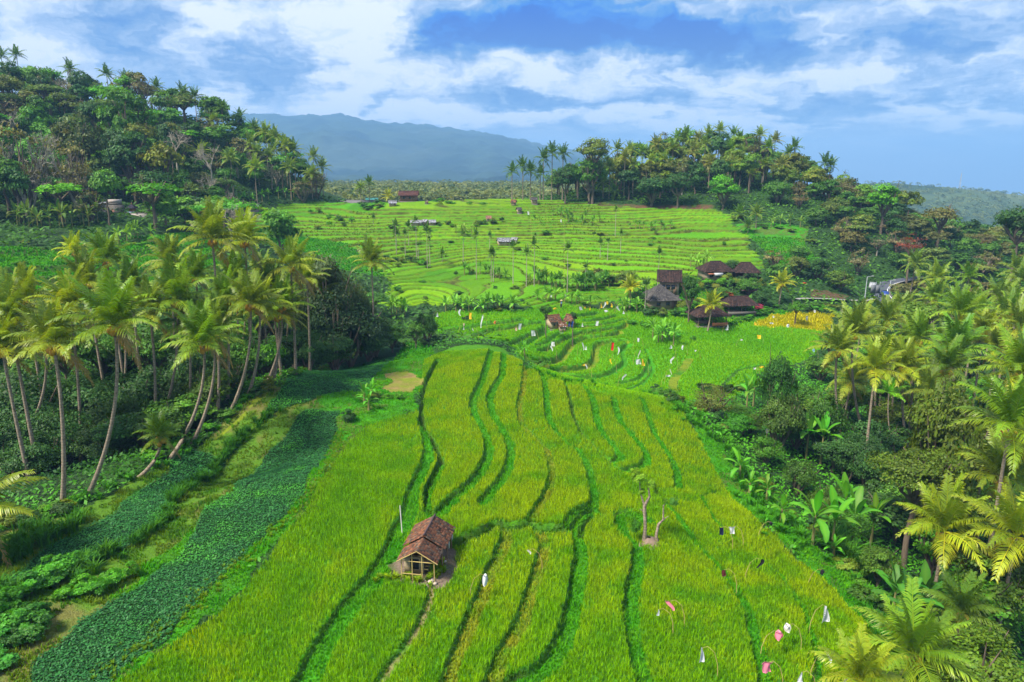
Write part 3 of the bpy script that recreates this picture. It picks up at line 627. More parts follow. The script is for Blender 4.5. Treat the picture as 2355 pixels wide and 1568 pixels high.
def sub(name, me, parent, loc=(0, 0, 0), rot=(0, 0, 0), scale=(1, 1, 1), color=None):
    o = bpy.data.objects.new(name, me); COL.objects.link(o); o.parent = parent; o.location = loc; o.rotation_euler = rot; o.scale = scale
    if color is not None: o.color = (*color, 1)
    return o
def tree(name, x, y, ctr, w_, h_, col, kind='far', desc='tree', zone=None, group=None, pale=False, limbs=True, cat='tree', tr=None, full=False):
    """a trunk from the ground at (x, y) into a crown of width w_ and height h_ centred at height ctr"""
    z0 = H0(x, y); a = random.uniform(0, 6.28)
    t_ = thing(name, (x, y, z0-.2), desc, cat, zone, group, 0)
    if full and kind != 'flat': h_ = max(h_, (ctr+h_*.4-z0)*.92); ctr = z0+h_*.5
    cz = max(ctr-z0, h_*.45); base = cz-h_*.5
    rad = tr or max(.10, min(.5, w_*.028)); m = TR[random.randrange(3)+(3 if pale else 0)]
    sub('trunk', m, t_, (0, 0, -.3), (0, 0, a), (rad, rad, max(base, .3)+.6+h_*.18))
    if kind == 'dry': sub('crown', random.choice(DRY), t_, (0, 0, cz), (0, 0, a), (w_/2, w_/2, h_/2))
    else:
        sub('crown', random.choice(CR[kind]), t_, (0, 0, cz), (0, 0, a), (w_/2, w_/2, h_/2*1.08), col)
        if limbs: sub('limb', random.choice(LIMB), t_, (0, 0, cz), (0, 0, a), (w_/2, w_/2, h_/2))
    return t_

# coconut palm fronds: unit length, growing along +X, with the droop of their age
def frond(seed, el0, droop, nl, wide, ragged=0., L=1., leafw=.0125):
    r = np.random.default_rng(seed); n = 14; s_ = np.linspace(0, 1, n); ang = el0-droop*s_**1.25*1.0
    dx = np.cos(ang)/(n-1); dz = np.sin(ang)/(n-1); px = np.r_[0, np.cumsum(dx[:-1])]; pz = np.r_[0, np.cumsum(dz[:-1])]; yb = r.normal(0, .06); py = yb*s_**2
    pts = np.stack([px, py, pz], 1); V, Fq = tube_pts(pts, .014*(1-.8*s_), 3); cols = [np.tile([1.6, 1.25, .9], (len(V), 1))]
    P_ = [(V, Fq)]; LV = []; o = 0; LC = []
    for sd_ in (-1, 1):
        for t_ in np.linspace(.13, .995, nl):
            if r.random() < ragged: continue
            k = t_*(n-1); i = min(int(k), n-2); p = pts[i]+(pts[i+1]-pts[i])*(k-i); tg = pts[i+1]-pts[i]; tg /= np.linalg.norm(tg)
            side = np.array([0, sd_, 0.])+r.normal(0, .07, 3); upv = np.cross(tg, [0, 1, 0]); upv *= -1 if upv[2] < 0 else 1
            l = wide*(.35+.65*math.sin(math.pi*min(t_*1.02+.12, 1)**.8))*r.uniform(.85, 1.1)
            d = side*.78+tg*(.45+.5*t_)-upv*.10; d /= np.linalg.norm(d); e1 = p+d*l*.5+upv*.02; d2 = d+np.array([0, 0, -.75*r.uniform(.5, 1.3)]); d2 /= np.linalg.norm(d2); e2 = e1+d2*l*.55
            wv = tg*leafw
            LV.append([p-wv*.5, p+wv*.5, e1+wv, e1-wv, e2]); c = r.uniform(.75, 1.2); LC.append([[c, c, c]]*3+[[c*1.05, c, c*.9]]+[[c*1.5, c*1.1, c*.6]])
    LV = np.array(LV); N = len(LV); i = np.arange(N)*5+len(V)
    Vt = np.concatenate([V, LV.reshape(-1, 3)]); Ct = np.concatenate([cols[0], np.array(LC).reshape(-1, 3)])
    return Vt, [np.concatenate([Fq, np.stack([i, i+1, i+2, i+3], 1)]), np.stack([i+3, i+2, i+4], 1)], Ct
AGES = [(1.42, .30), (1.22, .65), (.98, 1.05), (.68, 1.25), (.34, 1.2), (-.02, 1.0), (-.75, .5)]
FR = [[mesh_np('frond', *(lambda q: (q[0], q[1], M_frond, q[2]))(frond(10*i+j, e, d, 46, .30, .08+.03*i))) for j in range(3)] for i, (e, d) in enumerate(AGES)]
def rotz(V, a): c, s_ = math.cos(a), math.sin(a); return np.stack([V[:, 0]*c-V[:, 1]*s_, V[:, 0]*s_+V[:, 1]*c, V[:, 2]], 1)
def far_crown(seed, nf=17, nl=13, leafw=.036, wide=.30):
    r = np.random.default_rng(seed); V, Q, T, C, o = [], [], [], [], 0
    for f in range(nf):
        e, d = AGES[min(int(f/nf*6.6), 6)]; q = frond(seed*50+f, e+r.normal(0, .1), d, nl, wide, .05, leafw=leafw); v = rotz(q[0], f*2.4+r.normal(0, .2))*r.uniform(.85, 1.1)
        V.append(v); Q.append(q[1][0]+o); T.append(q[1][1]+o); C.append(q[2]*(1+(f/nf-.4)*np.array([.3, .1, .0]))); o += len(v)
    return mesh_np('crown', np.concatenate(V), [np.concatenate(Q), np.concatenate(T)], M_frond, np.concatenate(C))
FC = [far_crown(i+1) for i in range(5)]
NUT = mesh_np('coconut', *(lambda: (lambda b: (b[0], b[1]))(tube_pts([(0, 0, -.17), (0, 0, -.12), (0, 0, 0), (0, 0, .12), (0, 0, .17)], [.02, .11, .15, .11, .02], 8)))(), M_husk, smooth_=True)
def palm_trunk(p0, p1, r0, r1, bow, n=12, sides=8):
    """from p0 to p1, swept out low down and upright above"""
    t_ = np.linspace(0, 1, n); p0 = np.array(p0); p1 = np.array(p1); d = p1-p0
    hx = d[:2]; e = 1-(1-t_)**(1+bow); pts = np.stack([p0[0]+hx[0]*e, p0[1]+hx[1]*e, p0[2]+d[2]*t_], 1)
    rad = r1+(r0-r1)*(1-t_)**2+.25*r0*np.exp(-t_*18); return mesh_np('trunk', *tube_pts(pts, rad, sides), M_palmbark, smooth_=True)
GREEN_P = (.085, .19, .012)
def palm(base, top, L, col=GREEN_P, nf=22, desc='coconut palm', zone=None, group=None, bow=.9, near=True, wind=0., old=True, nuts=True, tr=.17):
    t_ = thing('coconut_palm', (base[0], base[1], base[2]-.3), desc, 'palm tree', zone, group)
    q = np.array(top)-np.array([base[0], base[1], base[2]-.3])
    sub('trunk', palm_trunk((0, 0, 0), q, tr*1.25, tr*.72, bow, 12 if near else 6, 8 if near else 5), t_)
    if near:
        for f in range(nf):
            a = f*2.39996+random.uniform(-.25, .25); g = f/nf; i = min(int(g*(6.0 if old else 5.2)), 5 if old else 4); i = 6 if old and f in (nf-1, nf-3) and random.random() < .6 else i; yel = max(0, g-.5)*.9+random.uniform(0, .22)
            kq = random.uniform(.75, 1.35); c = (col[0]*(1+yel*1.3)*kq, col[1]*(1+yel*.45)*kq, col[2]*(1+yel*.4)*kq)
            if i == 6: c = (.20, .15, .05)
            sub('frond', random.choice(FR[i]), t_, tuple(q+np.array([0, 0, random.uniform(-.1, .1)])), (random.uniform(-.15, .15), random.uniform(-.12, .12)+wind*math.cos(a)*.3, a+wind*math.sin(-a)*.5), (L*random.uniform(.85, 1.1),)*3, c)
        if nuts:
            for f in range(7):
                a = f*.95; sub('coconut', NUT, t_, (q[0]+math.cos(a)*.38, q[1]+math.sin(a)*.38, q[2]-.35-.12*(f % 3)), (0, 0, a), (1.5, 1.5, 1.5))
    else: sub('crown', random.choice(FC), t_, tuple(q), (random.uniform(-.1, .1), random.uniform(-.1, .1), random.uniform(0, 6.28)), (L, L, L), col)
    return t_
# banana plants
def banana_leaf(seed, el0, droop, wide):
    r = np.random.default_rng(seed); n = 12; s_ = np.linspace(0, 1, n); ang = el0-droop*s_**1.3; px = np.r_[0, np.cumsum(np.cos(ang[:-1])/(n-1))]; pz = np.r_[0, np.cumsum(np.sin(ang[:-1])/(n-1))]
    w_ = wide*np.where(s_ < .16, .06, np.sin(np.pi*np.clip((s_-.12)/.9, 0, 1))**.55); V = []
    for i in range(n):
        j = r.uniform(.8, 1.05, 2); V += [(px[i], -w_[i]*j[0], pz[i]+w_[i]*.35), (px[i], 0, pz[i]), (px[i], w_[i]*j[1], pz[i]+w_[i]*.35)]
    Fq = []; C = np.tile([1., 1, 1], (3*n, 1)); C[1::3] = (1.7, 1.25, 1.2)
    for i in range(n-1):
        for j in (0, 1): Fq.append((i*3+j, i*3+j+1, i*3+j+4, i*3+j+3))
    return np.array(V), np.array(Fq), C
BL_ = [mesh_np('leaf', *(lambda q: (q[0], q[1], M_leaf, q[2]))(banana_leaf(i, e, d, .13)), smooth_=True) for i, (e, d) in enumerate([(1.4, .3), (1.15, .8), (.9, 1.2), (.7, 1.6), (.4, 1.8)])]
STEM = mesh_np('pseudostem', *tube_pts([(0, 0, 0), (.02, 0, .5), (0, 0, 1)], [1, .8, .45], 7), bark_mat('banana_stem', (.12, .11, .04), (.30, .28, .10)), smooth_=True)
def far_banana(seed, nf=9):
    r = np.random.default_rng(seed); P_ = []; C = []
    for f in range(nf):
        e, d = [(1.4, .3), (1.1, .8), (.9, 1.2), (.6, 1.6), (.3, 1.8)][min(f*5//nf, 4)]; v, q, c = banana_leaf(seed*20+f, e, d, .14); P_.append((rotz(v, f*2.4+r.normal(0, .2)), q)); C.append(c*r.uniform(.8, 1.25))
    v, q = join(P_); return mesh_np('crown', v, q, M_leaf, np.concatenate(C), True)
FB = [far_banana(i+3) for i in range(4)]
GREEN_B = (.06, .20, .018)
def banana(x, y, h, L, col=GREEN_B, desc='banana plant', zone=None, group=None, near=True, z=None):
    z0 = H0(x, y) if z is None else z
    t_ = thing('banana_plant', (x, y, z0-.1), desc, 'banana plant', zone, group); a0 = random.uniform(0, 6.28)
    sub('pseudostem', STEM, t_, (0, 0, 0), (0, 0, a0), (.15, .15, h))
    if near:
        for f in range(9):
            c = tuple(v*random.uniform(.8, 1.25) for v in col); sub('leaf', BL_[min(f*5//9, 4)], t_, (0, 0, h-.05*f), (random.uniform(-.1, .1), random.uniform(-.1, .1), a0+f*2.4), (L*random.uniform(.8, 1.1),)*3, c)
    else: sub('crown', random.choice(FB), t_, (0, 0, h-.1), (0, 0, a0), (L, L, L), col)
    return t_
# slender areca palms
AC = [far_crown(40+i, 9, 12, .05, .42) for i in range(3)]
def areca(x, y, top, L, desc, zone, group, tr=.085):
    z0 = H0(x, y); t_ = thing('areca_palm', (x, y, z0-.2), desc, 'palm tree', zone, group)
    sub('trunk', TR[3+random.randrange(3)], t_, (0, 0, 0), (0, 0, 0), (tr, tr, top-z0+.2))
    sub('crown', random.choice(AC), t_, (0, 0, top-z0+.1), (0, 0, random.uniform(0, 6.28)), (L, L, L*1.2), (.05, .12, .012)); return t_
# ------------------------------------------------------------------ planting
def spot(u, v): p = hit(u, v); return p[0], p[1]
def jit(c, a=.25): k = random.uniform(1-a, 1+a); return (c[0]*k*random.uniform(.88, 1.15), c[1]*k, c[2]*k*random.uniform(.8, 1.25))
def place_palm(cu, cv, bu, bv, L, col=GREEN_P, dY=0., desc='', zone='', group=None, **k):
    p = spot(bu, bv) if bv else None
    if p is None: raise ValueError
    top = at(cu, cv, p[1]+dY); return palm((p[0], p[1], H0(*p)), top, L, col, desc=desc, zone=zone, group=group, **k)
def deep_palm(cu, cv, Y, L, col=GREEN_P, lean=0., minh=4., **k):
    top = at(cu, cv, Y); bx = top[0]+lean; g = H0(bx, Y); return palm((bx, Y, min(g, top[2]-1.5)), top, L, col, **k)
YG, OL, DG = (.13, .22, .012), (.10, .18, .02), (.055, .13, .016)
gp = 'coconut palms along the bank of the dark grove'
# the leaning row along the left bank: crown, foot, frond length
for q in [(103,788,-8,1085,4.3,YG,'bushy yellow green coconut palm bending in from the frame edge','above the dark grove'),
          (124,792,143,1155,3.8,OL,'straight trunked coconut palm with mottled bark',"at the near end of the bank row"),
          (263,747,195,1145,4.3,GREEN_P,'tall coconut palm with orange nuts and long curved trunk','near the bank corner'),
          (284,742,267,973,4.0,OL,'paler coconut palm standing close behind the palm with orange nuts',''),
          (404,690,339,1037,4.6,GREEN_P,'tallest leaning coconut palm with upright dark central fronds','on the left bank'),
          (468,792,386,1055,4.0,GREEN_P,'leaning coconut palm with strongly bowed lower trunk','above the small palm'),
          (492,772,439,1018,3.7,OL,'coconut palm with bowed trunk just behind the strongly bowed one',''),
          (497,742,499,948,3.6,DG,'thin straight coconut palm','beside the yellow flowered bush'),
          (575,698,530,940,3.9,OL,'slender leaning coconut palm','before the white tin shed'),
          (562,692,544,837,3.6,DG,'short trunked coconut palm','against the white tin shed'),
          (596,708,567,911,3.9,YG,'coconut palm with yellowing outer fronds','just past the white tin shed'),
          (661,692,645,850,3.8,OL,'upright pale coconut palm','of the close pair at the far bank'),
          (648,704,612,878,3.8,GREEN_P,'leaning coconut palm','of the close pair at the far bank'),
          (727,677,665,850,4.1,OL,'last leaning coconut palm','of the bank row before the dark tree'),
          (722,682,716,763,3.4,DG,'half hidden coconut palm','behind the last leaning one of the bank row'),
          (369,1003,312,1096,2.3,GREEN_P,'small young coconut palm with crooked trunk','at the edge of the potato bed'),
          (172,579,179,655,3.4,(.19,.30,.012),'bright yellow green coconut palm','standing in the grass terraces')]:
    place_palm(*q[:6], desc=q[6], zone=q[7], group=gp, bow=1.0, wind=.25)
for q in [(160,705,68,4.2,YG,'full crowned coconut palm','in the second rank of the near grove'),(345,722,72,4.1,OL,'broad coconut palm','in the second rank of the near grove'),(432,745,74,4.0,GREEN_P,'green coconut palm','in the second rank of the near grove'),(200,650,82,4.0,OL,'greyish coconut palm','at the back of the near grove'),(540,645,88,4.0,GREEN_P,'green coconut palm','at the back of the near grove'),(390,605,92,4.2,OL,'tall coconut palm','at the back of the near grove'),(640,725,82,3.9,YG,'yellowish coconut palm','in the second rank of the near grove'),(5,800,58,4.2,YG,'low hanging coconut palm','at the frame edge of the near grove'),(600,640,96,4.0,OL,'pale coconut palm','at the back of the near grove'),
          (488,550,80,4.7,OL,'tall ragged coconut palm with pale drooping fronds','rising above the grove by the shrine slope'),(562,556,88,4.2,YG,'ragged coconut palm with browned hanging fronds','beside the tall ragged palm'),
          (668,612,84,4.2,OL,'brown topped coconut palm','among the grove before the glossy dark tree'),(854,603,108,4.0,OL,'coconut palm with stiff pale fronds','beyond the glossy dark tree'),
          (246,600,86,4.0,GREEN_P,'dense green coconut palm','behind the palm with orange nuts'),(300,660,78,3.7,DG,'low dark coconut palm','behind the palm with orange nuts'),
          (22,728,60,4.2,OL,'coconut palm with drooping fronds cut by the frame','above the dark grove'),(520,690,76,3.8,GREEN_P,'coconut palm with crowded fronds','in the middle of the grove'),
          (60,690,72,3.8,YG,'yellowish coconut palm','behind the bushy yellow green one'),(625,660,84,3.6,DG,'dark coconut palm','between the bank row and the glossy tree'),
          (-75,1185,41,4.6,YG,'coconut palm outside the frame reaching in with one yellow frond','above the bare soil patch'),(705,640,90,3.6,OL,'grey green coconut palm','against the glossy dark tree'),
          (450,640,84,3.8,GREEN_P,'bright coconut palm','below the tall ragged palm')]:
    deep_palm(q[0], q[1], q[2], q[3], q[4], desc=q[5], zone=q[6], group=gp, wind=.2, lean=random.uniform(-1.5, .5))
# right valley palms
gr = 'coconut palms of the valley forest'
for x_, y_, bx_, by_, L, c, d_, z_ in [(1350,560,1450,1240,4.5,OL,'tall leaning coconut palm with orange flower stalk','at the forest edge'),(1255,650,1300,1250,3.8,OL,'coconut palm with straight pale trunk','just behind the tall leaning one'),
          (1650,745,1690,1300,4.3,YG,'bushy coconut palm with yellow lower fronds','above the two glossy arecas')]:
    place_palm(*Z5(x_, y_), *Z5(bx_, by_), L, c, desc=d_, zone=z_, group=gr, wind=.2)
for (u, v), Y, L, c, d_, z_ in [(Z5(1975,440),92,4.6,GREEN_P,'large upright coconut palm','above the valley road'),(Z5(1960,650),80,4.6,(.06,.17,.012),'large coconut palm with fan of upright dark fronds','in the valley forest'),
    (Z5(1545,480),98,4.2,OL,'coconut palm with pale fronds','beside the yellow field'),(Z5(2270,1110),50,4.8,GREEN_P,'large coconut palm cut by the frame','above the mango crowns'),(Z5(2200,330),128,4.2,OL,'coconut palm','below the bend of the road'),
    (Z5(2335,235),140,4.2,OL,'coconut palm cut by the frame','below the far road'),(Z5(1830,235),158,4.2,OL,'spreading coconut palm','beside the road with the white van'),(Z5(1715,140),168,4.2,OL,'coconut palm','across the road from the white van'),
    (Z5(1735,590),88,4.2,GREEN_P,'leafy coconut palm','between the two large upright palms'),(Z5(2120,540),96,4.2,YG,'ragged yellow coconut palm','above the large fan palm'),(Z5(2320,520),88,4.2,OL,'coconut palm with drooping fronds cut by the frame','above the bright bushes'),
    (Z5(1480,760),72,3.8,YG,'coconut palm with yellowing fronds','behind the two glossy arecas'),(Z5(2340,780),58,4.4,GREEN_P,'coconut palm reaching in from the frame edge','over the mango crowns'),
    (Z5(1900,760),66,3.6,DG,'low coconut palm','beside the dark mango crown'),(Z5(2080,420),112,4.0,GREEN_P,'coconut palm','behind the large upright palm'),(Z5(1640,420),118,4.0,OL,'coconut palm','before the billboard'),
    (Z5(2270,430),108,4.0,GREEN_P,'coconut palm','over the bright bushes'),(Z5(1400,480),108,3.8,DG,'coconut palm','touching the yellow field'),
    (Z8(1470,730),49,4.4,YG,'coconut palm with brown hanging flower stalks and yellow fronds','above the banana thicket'),(Z8(1300,1420),38,4.4,GREEN_P,'low spreading coconut palm','at the bottom of the frame'),(Z8(1870,760),45,4.4,YG,'coconut palm with long yellow fronds','at the frame edge'),
    (Z8(1800,440),53,4.2,(.11,.2,.015),'coconut palm with glossy bent fronds','at the frame edge'),(Z8(1000,1560),33,3.0,YG,'young coconut palm with torn yellow fronds','by the lower field corner'),(Z8(1560,1180),44,3.2,DG,'dark young coconut palm','under the palm with brown stalks')]:
    deep_palm(u, v, Y, L, c, desc=d_, zone=z_, group=gr, wind=.15, lean=random.uniform(-1, 1.5), near=Y < 120)
for (x_, y_), (bx_, by_), L in [((1560,905),(1625,1320),2.6),((1770,880),(1775,1270),2.8),((1975,970),(1965,1170),1.9)]:
    p = spot(*Z5(bx_, by_)); top = at(*Z5(x_, y_), p[1]); o = palm((p[0], p[1], H0(*p)), top, L, (.07,.25,.012), nf=11, desc={1560: 'areca palm with glossy crown and white bent trunk', 1770: 'areca palm with hanging glossy fronds and straight trunk', 1975: 'small pale areca palm with few curled fronds'}[x_], zone='in the valley forest', group='glossy areca palms in the valley', nuts=False, old=False, tr=.10)
    o.name = 'areca_palm'
for i, (u, v, Y) in enumerate([(2150,690,128),(2250,720,120),(2330,690,130),(2090,790,100),(2180,800,96),(2300,800,92),(2020,800,96),(2140,900,80),(2330,860,80),(2230,640,150),(2330,620,158),(2150,640,150),(2060,870,86),(1960,880,92),(2260,1040,62),(2180,960,68)]):
    deep_palm(u+random.uniform(-8, 8), v, Y, random.uniform(3.4, 4.3), (GREEN_P, OL, YG)[i % 3], desc=('green', 'olive', 'yellow green')[i % 3]+' coconut palm', zone='crowded in the valley palm forest', group=gr, wind=.15, lean=random.uniform(-1, 1.5), near=Y < 130)
# village palms
for (u, v), (bu, bv), L, d_, z_ in [(Z5(40,280),Z5(35,400),3.3,'golden coconut palm','beside the grey hipped roof'),(Z5(515,385),Z5(490,540),3.4,'golden coconut palm in front','of the open pavilion'),(Z5(930,255),Z5(912,375),3.4,'golden coconut palm','between the houses and the flagpole')]:
    place_palm(u, v, bu, bv, L, (.18,.27,.012), desc=d_, zone=z_, group='golden palms around the houses')
# palms on the hills
LHP = [(5,260,285),(75,255,285),(320,320,282),(490,345,280),(575,365,280),(720,400,280),(840,425,280),(895,445,280),(950,490,280),(1020,500,278),(1100,540,278),(1170,590,276)]
for x_, y_, Y in LHP: deep_palm(x_/2, y_/2, Y, 4.1, DG, desc='coconut palm', zone="on the skyline of the shrine hill", group='palms on the hill skyline', near=False)
LHS = [(1220,610,270),(1265,630,268),(1260,690,262),(1310,670,266),(1350,690,268),(1440,720,270),(925,700,250),(1060,730,245),(1180,700,256),(1170,770,244),(1330,770,255),(1430,800,262),(1390,860,262),(1240,720,258),(1150,660,262),(1480,770,272),(980,560,268)]
for i, (x_, y_, Y) in enumerate(LHS): deep_palm(x_/2, y_/2, Y, 4.4, OL if i % 3 else YG, desc=('grey green' if i % 3 else 'yellowish')+' coconut palm', zone="low on the shrine hill by the upper terraces", group='palms at the foot of the shrine hill', near=False)
RHP = [(50,770),(0,790),(85,790),(130,800),(145,730),(185,705),(235,710),(380,720),(485,690),(545,690),(600,700),(665,665),(740,690),(700,740),(800,620),(860,640),(890,660),(955,605),(1020,620),(970,720),(1060,710),(1140,625),(1180,680),(1210,650),(1160,760),(1100,800),(1000,690),(910,750),(560,760),(640,740),(730,780),(1440,750),(1465,765),(1300,680),(1330,770),(1240,760),(450,770),(420,840),(470,880),(840,700),(785,650),(900,620),(1050,640),(520,730),(1270,710),(680,700),(760,640),(1010,760)]
for i, (x_, y_) in enumerate(RHP):
    Y = 294 if y_ < 660 else (280 if y_ < 730 else 266)
    if x_ < 250: Y = 268
    if x_ > 1250: Y = 285
    c = (OL, YG, GREEN_P, (.13,.17,.03))[i % 4] if 250 < x_ < 1250 else DG
    z_ = 'in the thin row where the round hill ends' if x_ < 300 else ('on the far shoulder of the round hill' if x_ > 1250 else ('along the top of the round hill' if y_ < 680 else 'on the face of the round hill'))
    deep_palm(1177+x_/2, y_/2, Y, 4.3, c, desc=('olive', 'yellowish', 'green', 'straw tinted')[i % 4]+' coconut palm' if 250 < x_ < 1250 else 'dark coconut palm', zone=z_, group='palms of the round hill', near=False, tr=.2)
for u, v, Y, c, d_ in [(848,420,268,DG,'dark coconut palm by the grey wall'),(828,432,266,OL,'olive coconut palm by the grey wall'),(893,452,262,(.22,.27,.02),'yellow coconut palm beside the brick house'),(1740,490,228,OL,'olive coconut palm at the corner of the upper terraces'),(1700,492,236,GREEN_P,'leaning coconut palm under the round hill'),(1720,520,224,DG,'dark coconut palm at the corner of the upper terraces')]:
    deep_palm(u, v, Y, 3.2 if v < 470 else 3.6, c, desc=d_, zone='', near=False)
# arecas of the terraces: crown, foot, frond length
ga = 'slender areca palms standing in the terraces'
for x_, y_, by_, L in [(268,330,550,2.0),(270,400,545,2.2),(358,345,480,1.8),(335,395,560,1.3),(418,300,590,1.5),(497,380,650,2.6),(606,545,605,1.7),(762,400,640,1.5),(858,405,735,1.7),(955,410,520,1.5),(967,540,755,1.6),(983,545,755,1.3),(1127,490,775,1.7),(1225,535,790,1.7),(1282,475,790,1.6),(1525,505,835,1.9),(1657,645,800,1.5),(1767,465,580,1.6),(1822,450,590,1.3),(2190,540,800,1.5),(1917,395,540,1.3),(2095,775,1000,2.0),(1878,215,420,1.3),(1290,410,440,.9),(515,430,640,1.0),(100,280,330,1.4),(430,480,590,1.0)]:
    u, v = Z4(x_, y_); p = spot(Z4(x_, by_)[0], Z4(x_, by_)[1]); top = at(u, v, p[1])[2]
    areca(p[0], p[1], max(top, H0(*p)+1.5), L, ('tall' if by_-y_ > 200 else 'short' if by_-y_ < 90 else 'medium')+' areca palm with thin pale trunk', 'on the terraced slope', ga)
# bananas: near thickets and rows
gb = 'banana plants'
for (u, v), h, L, d_, z_ in [(Z8(330,450),1.9,2.0,'lone banana plant with yellowish leaves','on the grass bank'),(Z8(385,520),1.3,1.5,'short banana plant','just below the lone one on the bank'),(Z8(735,810),3.0,2.8,'tall banana plant','in the thicket beside the lower grass bank'),(Z8(840,850),3.2,2.9,'tall banana plant','in the thicket beside the lower grass bank'),
    (Z8(950,830),3.4,3.0,'tall banana plant','in the thicket beside the lower grass bank'),(Z8(900,700),3.0,2.8,'tall banana plant','in the thicket beside the lower grass bank'),(Z8(1060,800),3.0,2.8,'tall banana plant','in the thicket beside the lower grass bank'),(Z8(700,330),3.4,2.8,'fresh green banana plant','at the dark forest edge'),(Z8(780,360),3.8,3.0,'fresh green banana plant','at the dark forest edge'),(Z8(830,330),3.2,2.6,'fresh green banana plant','at the dark forest edge'),
    (Z8(560,690),1.6,1.7,'small banana plant','in the weedy corner above the thicket'),(Z8(480,560),1.5,1.6,'small banana plant','in the weedy corner above the thicket'),(Z8(1340,1250),2.6,2.8,'dark banana plant','below the palm with brown stalks'),(Z8(1240,1280),2.4,2.6,'dark banana plant','below the palm with brown stalks'),(Z8(1450,1260),2.6,2.8,'dark banana plant','below the palm with brown stalks'),(Z8(1180,1200),2.2,2.6,'dark banana plant','below the palm with brown stalks'),(Z8(850,890),1.4,1.3,'small banana plant with yellow leaves','before the thicket'),
    (Z5(720,1010),3.2,2.6,'banana plant with one upright leaf','behind the round bush'),(Z5(760,980),3.2,2.6,'banana plant','behind the round bush'),((848,945),1.4,1.5,'banana plant','beside the bare soil plot'),((838,930),1.5,1.4,'banana plant','beside the bare soil plot'),((855,915),1.3,1.3,'banana plant','beside the bare soil plot'),
    (Z4(1180,1300),1.3,1.4,'banana plant','on the ridge before the curved terraces'),(Z4(1210,1290),1.4,1.5,'banana plant','on the ridge before the curved terraces'),(Z4(1390,1390),.9,.9,'tiny banana plant','on the edge of the curved terraces')]:
    p = spot(u, v); banana(p[0], p[1], h, L, jit((.05,.20,.015) if 'dark' not in d_ else (.03,.12,.02), .1), d_, z_, gb)
for pts, conv, n, jy, h, L, col, d_, z_, near in [
    ([(640,960),(760,960),(900,960),(1000,960),(1160,960)], Z4, 18, 3, 1.9, 2.0, (.08,.24,.03), 'pale leaved banana plant', 'in the long row above the curved terraces', False),
    ([(760,690),(850,700),(940,700),(1040,735),(1130,730)], Z4, 9, 3, 1.8, 1.9, (.05,.15,.02), 'banana plant', 'at the foot of the arecas', False),
    ([(1290,770),(1400,790),(1560,800),(1700,800),(1850,780)], Z4, 34, 5, 2.2, 2.2, (.05,.16,.02), 'banana plant', 'in the belt below the terraced slope', False),
    ([(1290,870),(1360,900),(1480,910),(1600,920),(1700,930)], Z4, 9, 3, 1.7, 1.8, (.08,.24,.02), 'banana plant', 'by the yellow and white flags', False),
    ([(1930,960),(2000,970),(2100,990)], Z4, 7, 2, 1.9, 2.0, (.09,.26,.03), 'banana plant', 'below the grey hipped roof', False),
    ([(2170,1180),(2230,1200),(2300,1190)], Z4, 7, 3, 2.4, 2.2, (.08,.25,.03), 'banana plant', 'in the clump before the open pavilion', False),
    ([(240,1010),(300,980),(340,1000)], Z4, 6, 3, 2.3, 2.0, (.08,.24,.02), 'banana plant', 'beside the glossy dark tree', False),
    ([(1400,260),(1450,270),(1530,290),(1640,310),(1780,320)], Z4, 13, 4, 1.8, 1.7, (.05,.15,.025), 'banana plant', 'high on the terraced slope', False),
    ([(1980,360),(2100,360),(2230,370),(2290,370)], Z4, 10, 3, 1.7, 1.6, (.05,.16,.02), 'banana plant', 'in the upper hedge near the hill', False),
    ([(700,390),(760,400),(830,400)], Z4, 5, 3, 1.9, 1.7, (.08,.16,.03), 'banana plant', 'in the small clump among the upper arecas', False),
    ([(30,515),(100,525),(160,520),(200,515),(225,520)], None, 16, 3, 3.2, 3.2, (.06,.13,.03), 'banana plant with hanging dead leaves', 'in the grove below the shrine hill', True),
    ([(270,560),(310,548),(350,545)], None, 6, 3, 2.0, 2.2, (.07,.19,.03), 'banana plant', 'below the stone shrine', False),
    ([(510,460),(560,468),(620,462),(700,455)], None, 10, 2, 2.4, 2.3, (.05,.18,.02), 'banana plant', 'at the foot of the shrine hill by the terraces', False),
    ([Z5(390,160),Z5(440,170),Z5(500,150)], None, 6, 2, 2.2, 2.2, (.10,.24,.04), 'banana plant', 'behind the long roofed house', False),
    ([(1760,520),(1800,515),(1840,520)], None, 5, 3, 2.2, 2.2, (.07,.17,.03), 'banana plant', 'under the round hill beside the small green field', False),
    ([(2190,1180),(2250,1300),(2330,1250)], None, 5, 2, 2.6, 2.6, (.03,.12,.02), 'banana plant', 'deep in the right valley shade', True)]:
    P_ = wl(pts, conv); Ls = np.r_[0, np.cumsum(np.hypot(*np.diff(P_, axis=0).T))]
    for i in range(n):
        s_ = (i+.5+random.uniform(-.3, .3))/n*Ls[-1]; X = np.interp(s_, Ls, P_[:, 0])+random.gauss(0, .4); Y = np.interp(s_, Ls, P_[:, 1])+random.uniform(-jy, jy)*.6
        banana(X, Y, h*random.uniform(.6, 1.2), L*random.uniform(.75, 1.15), jit(col, .2), d_, z_, gb, near)
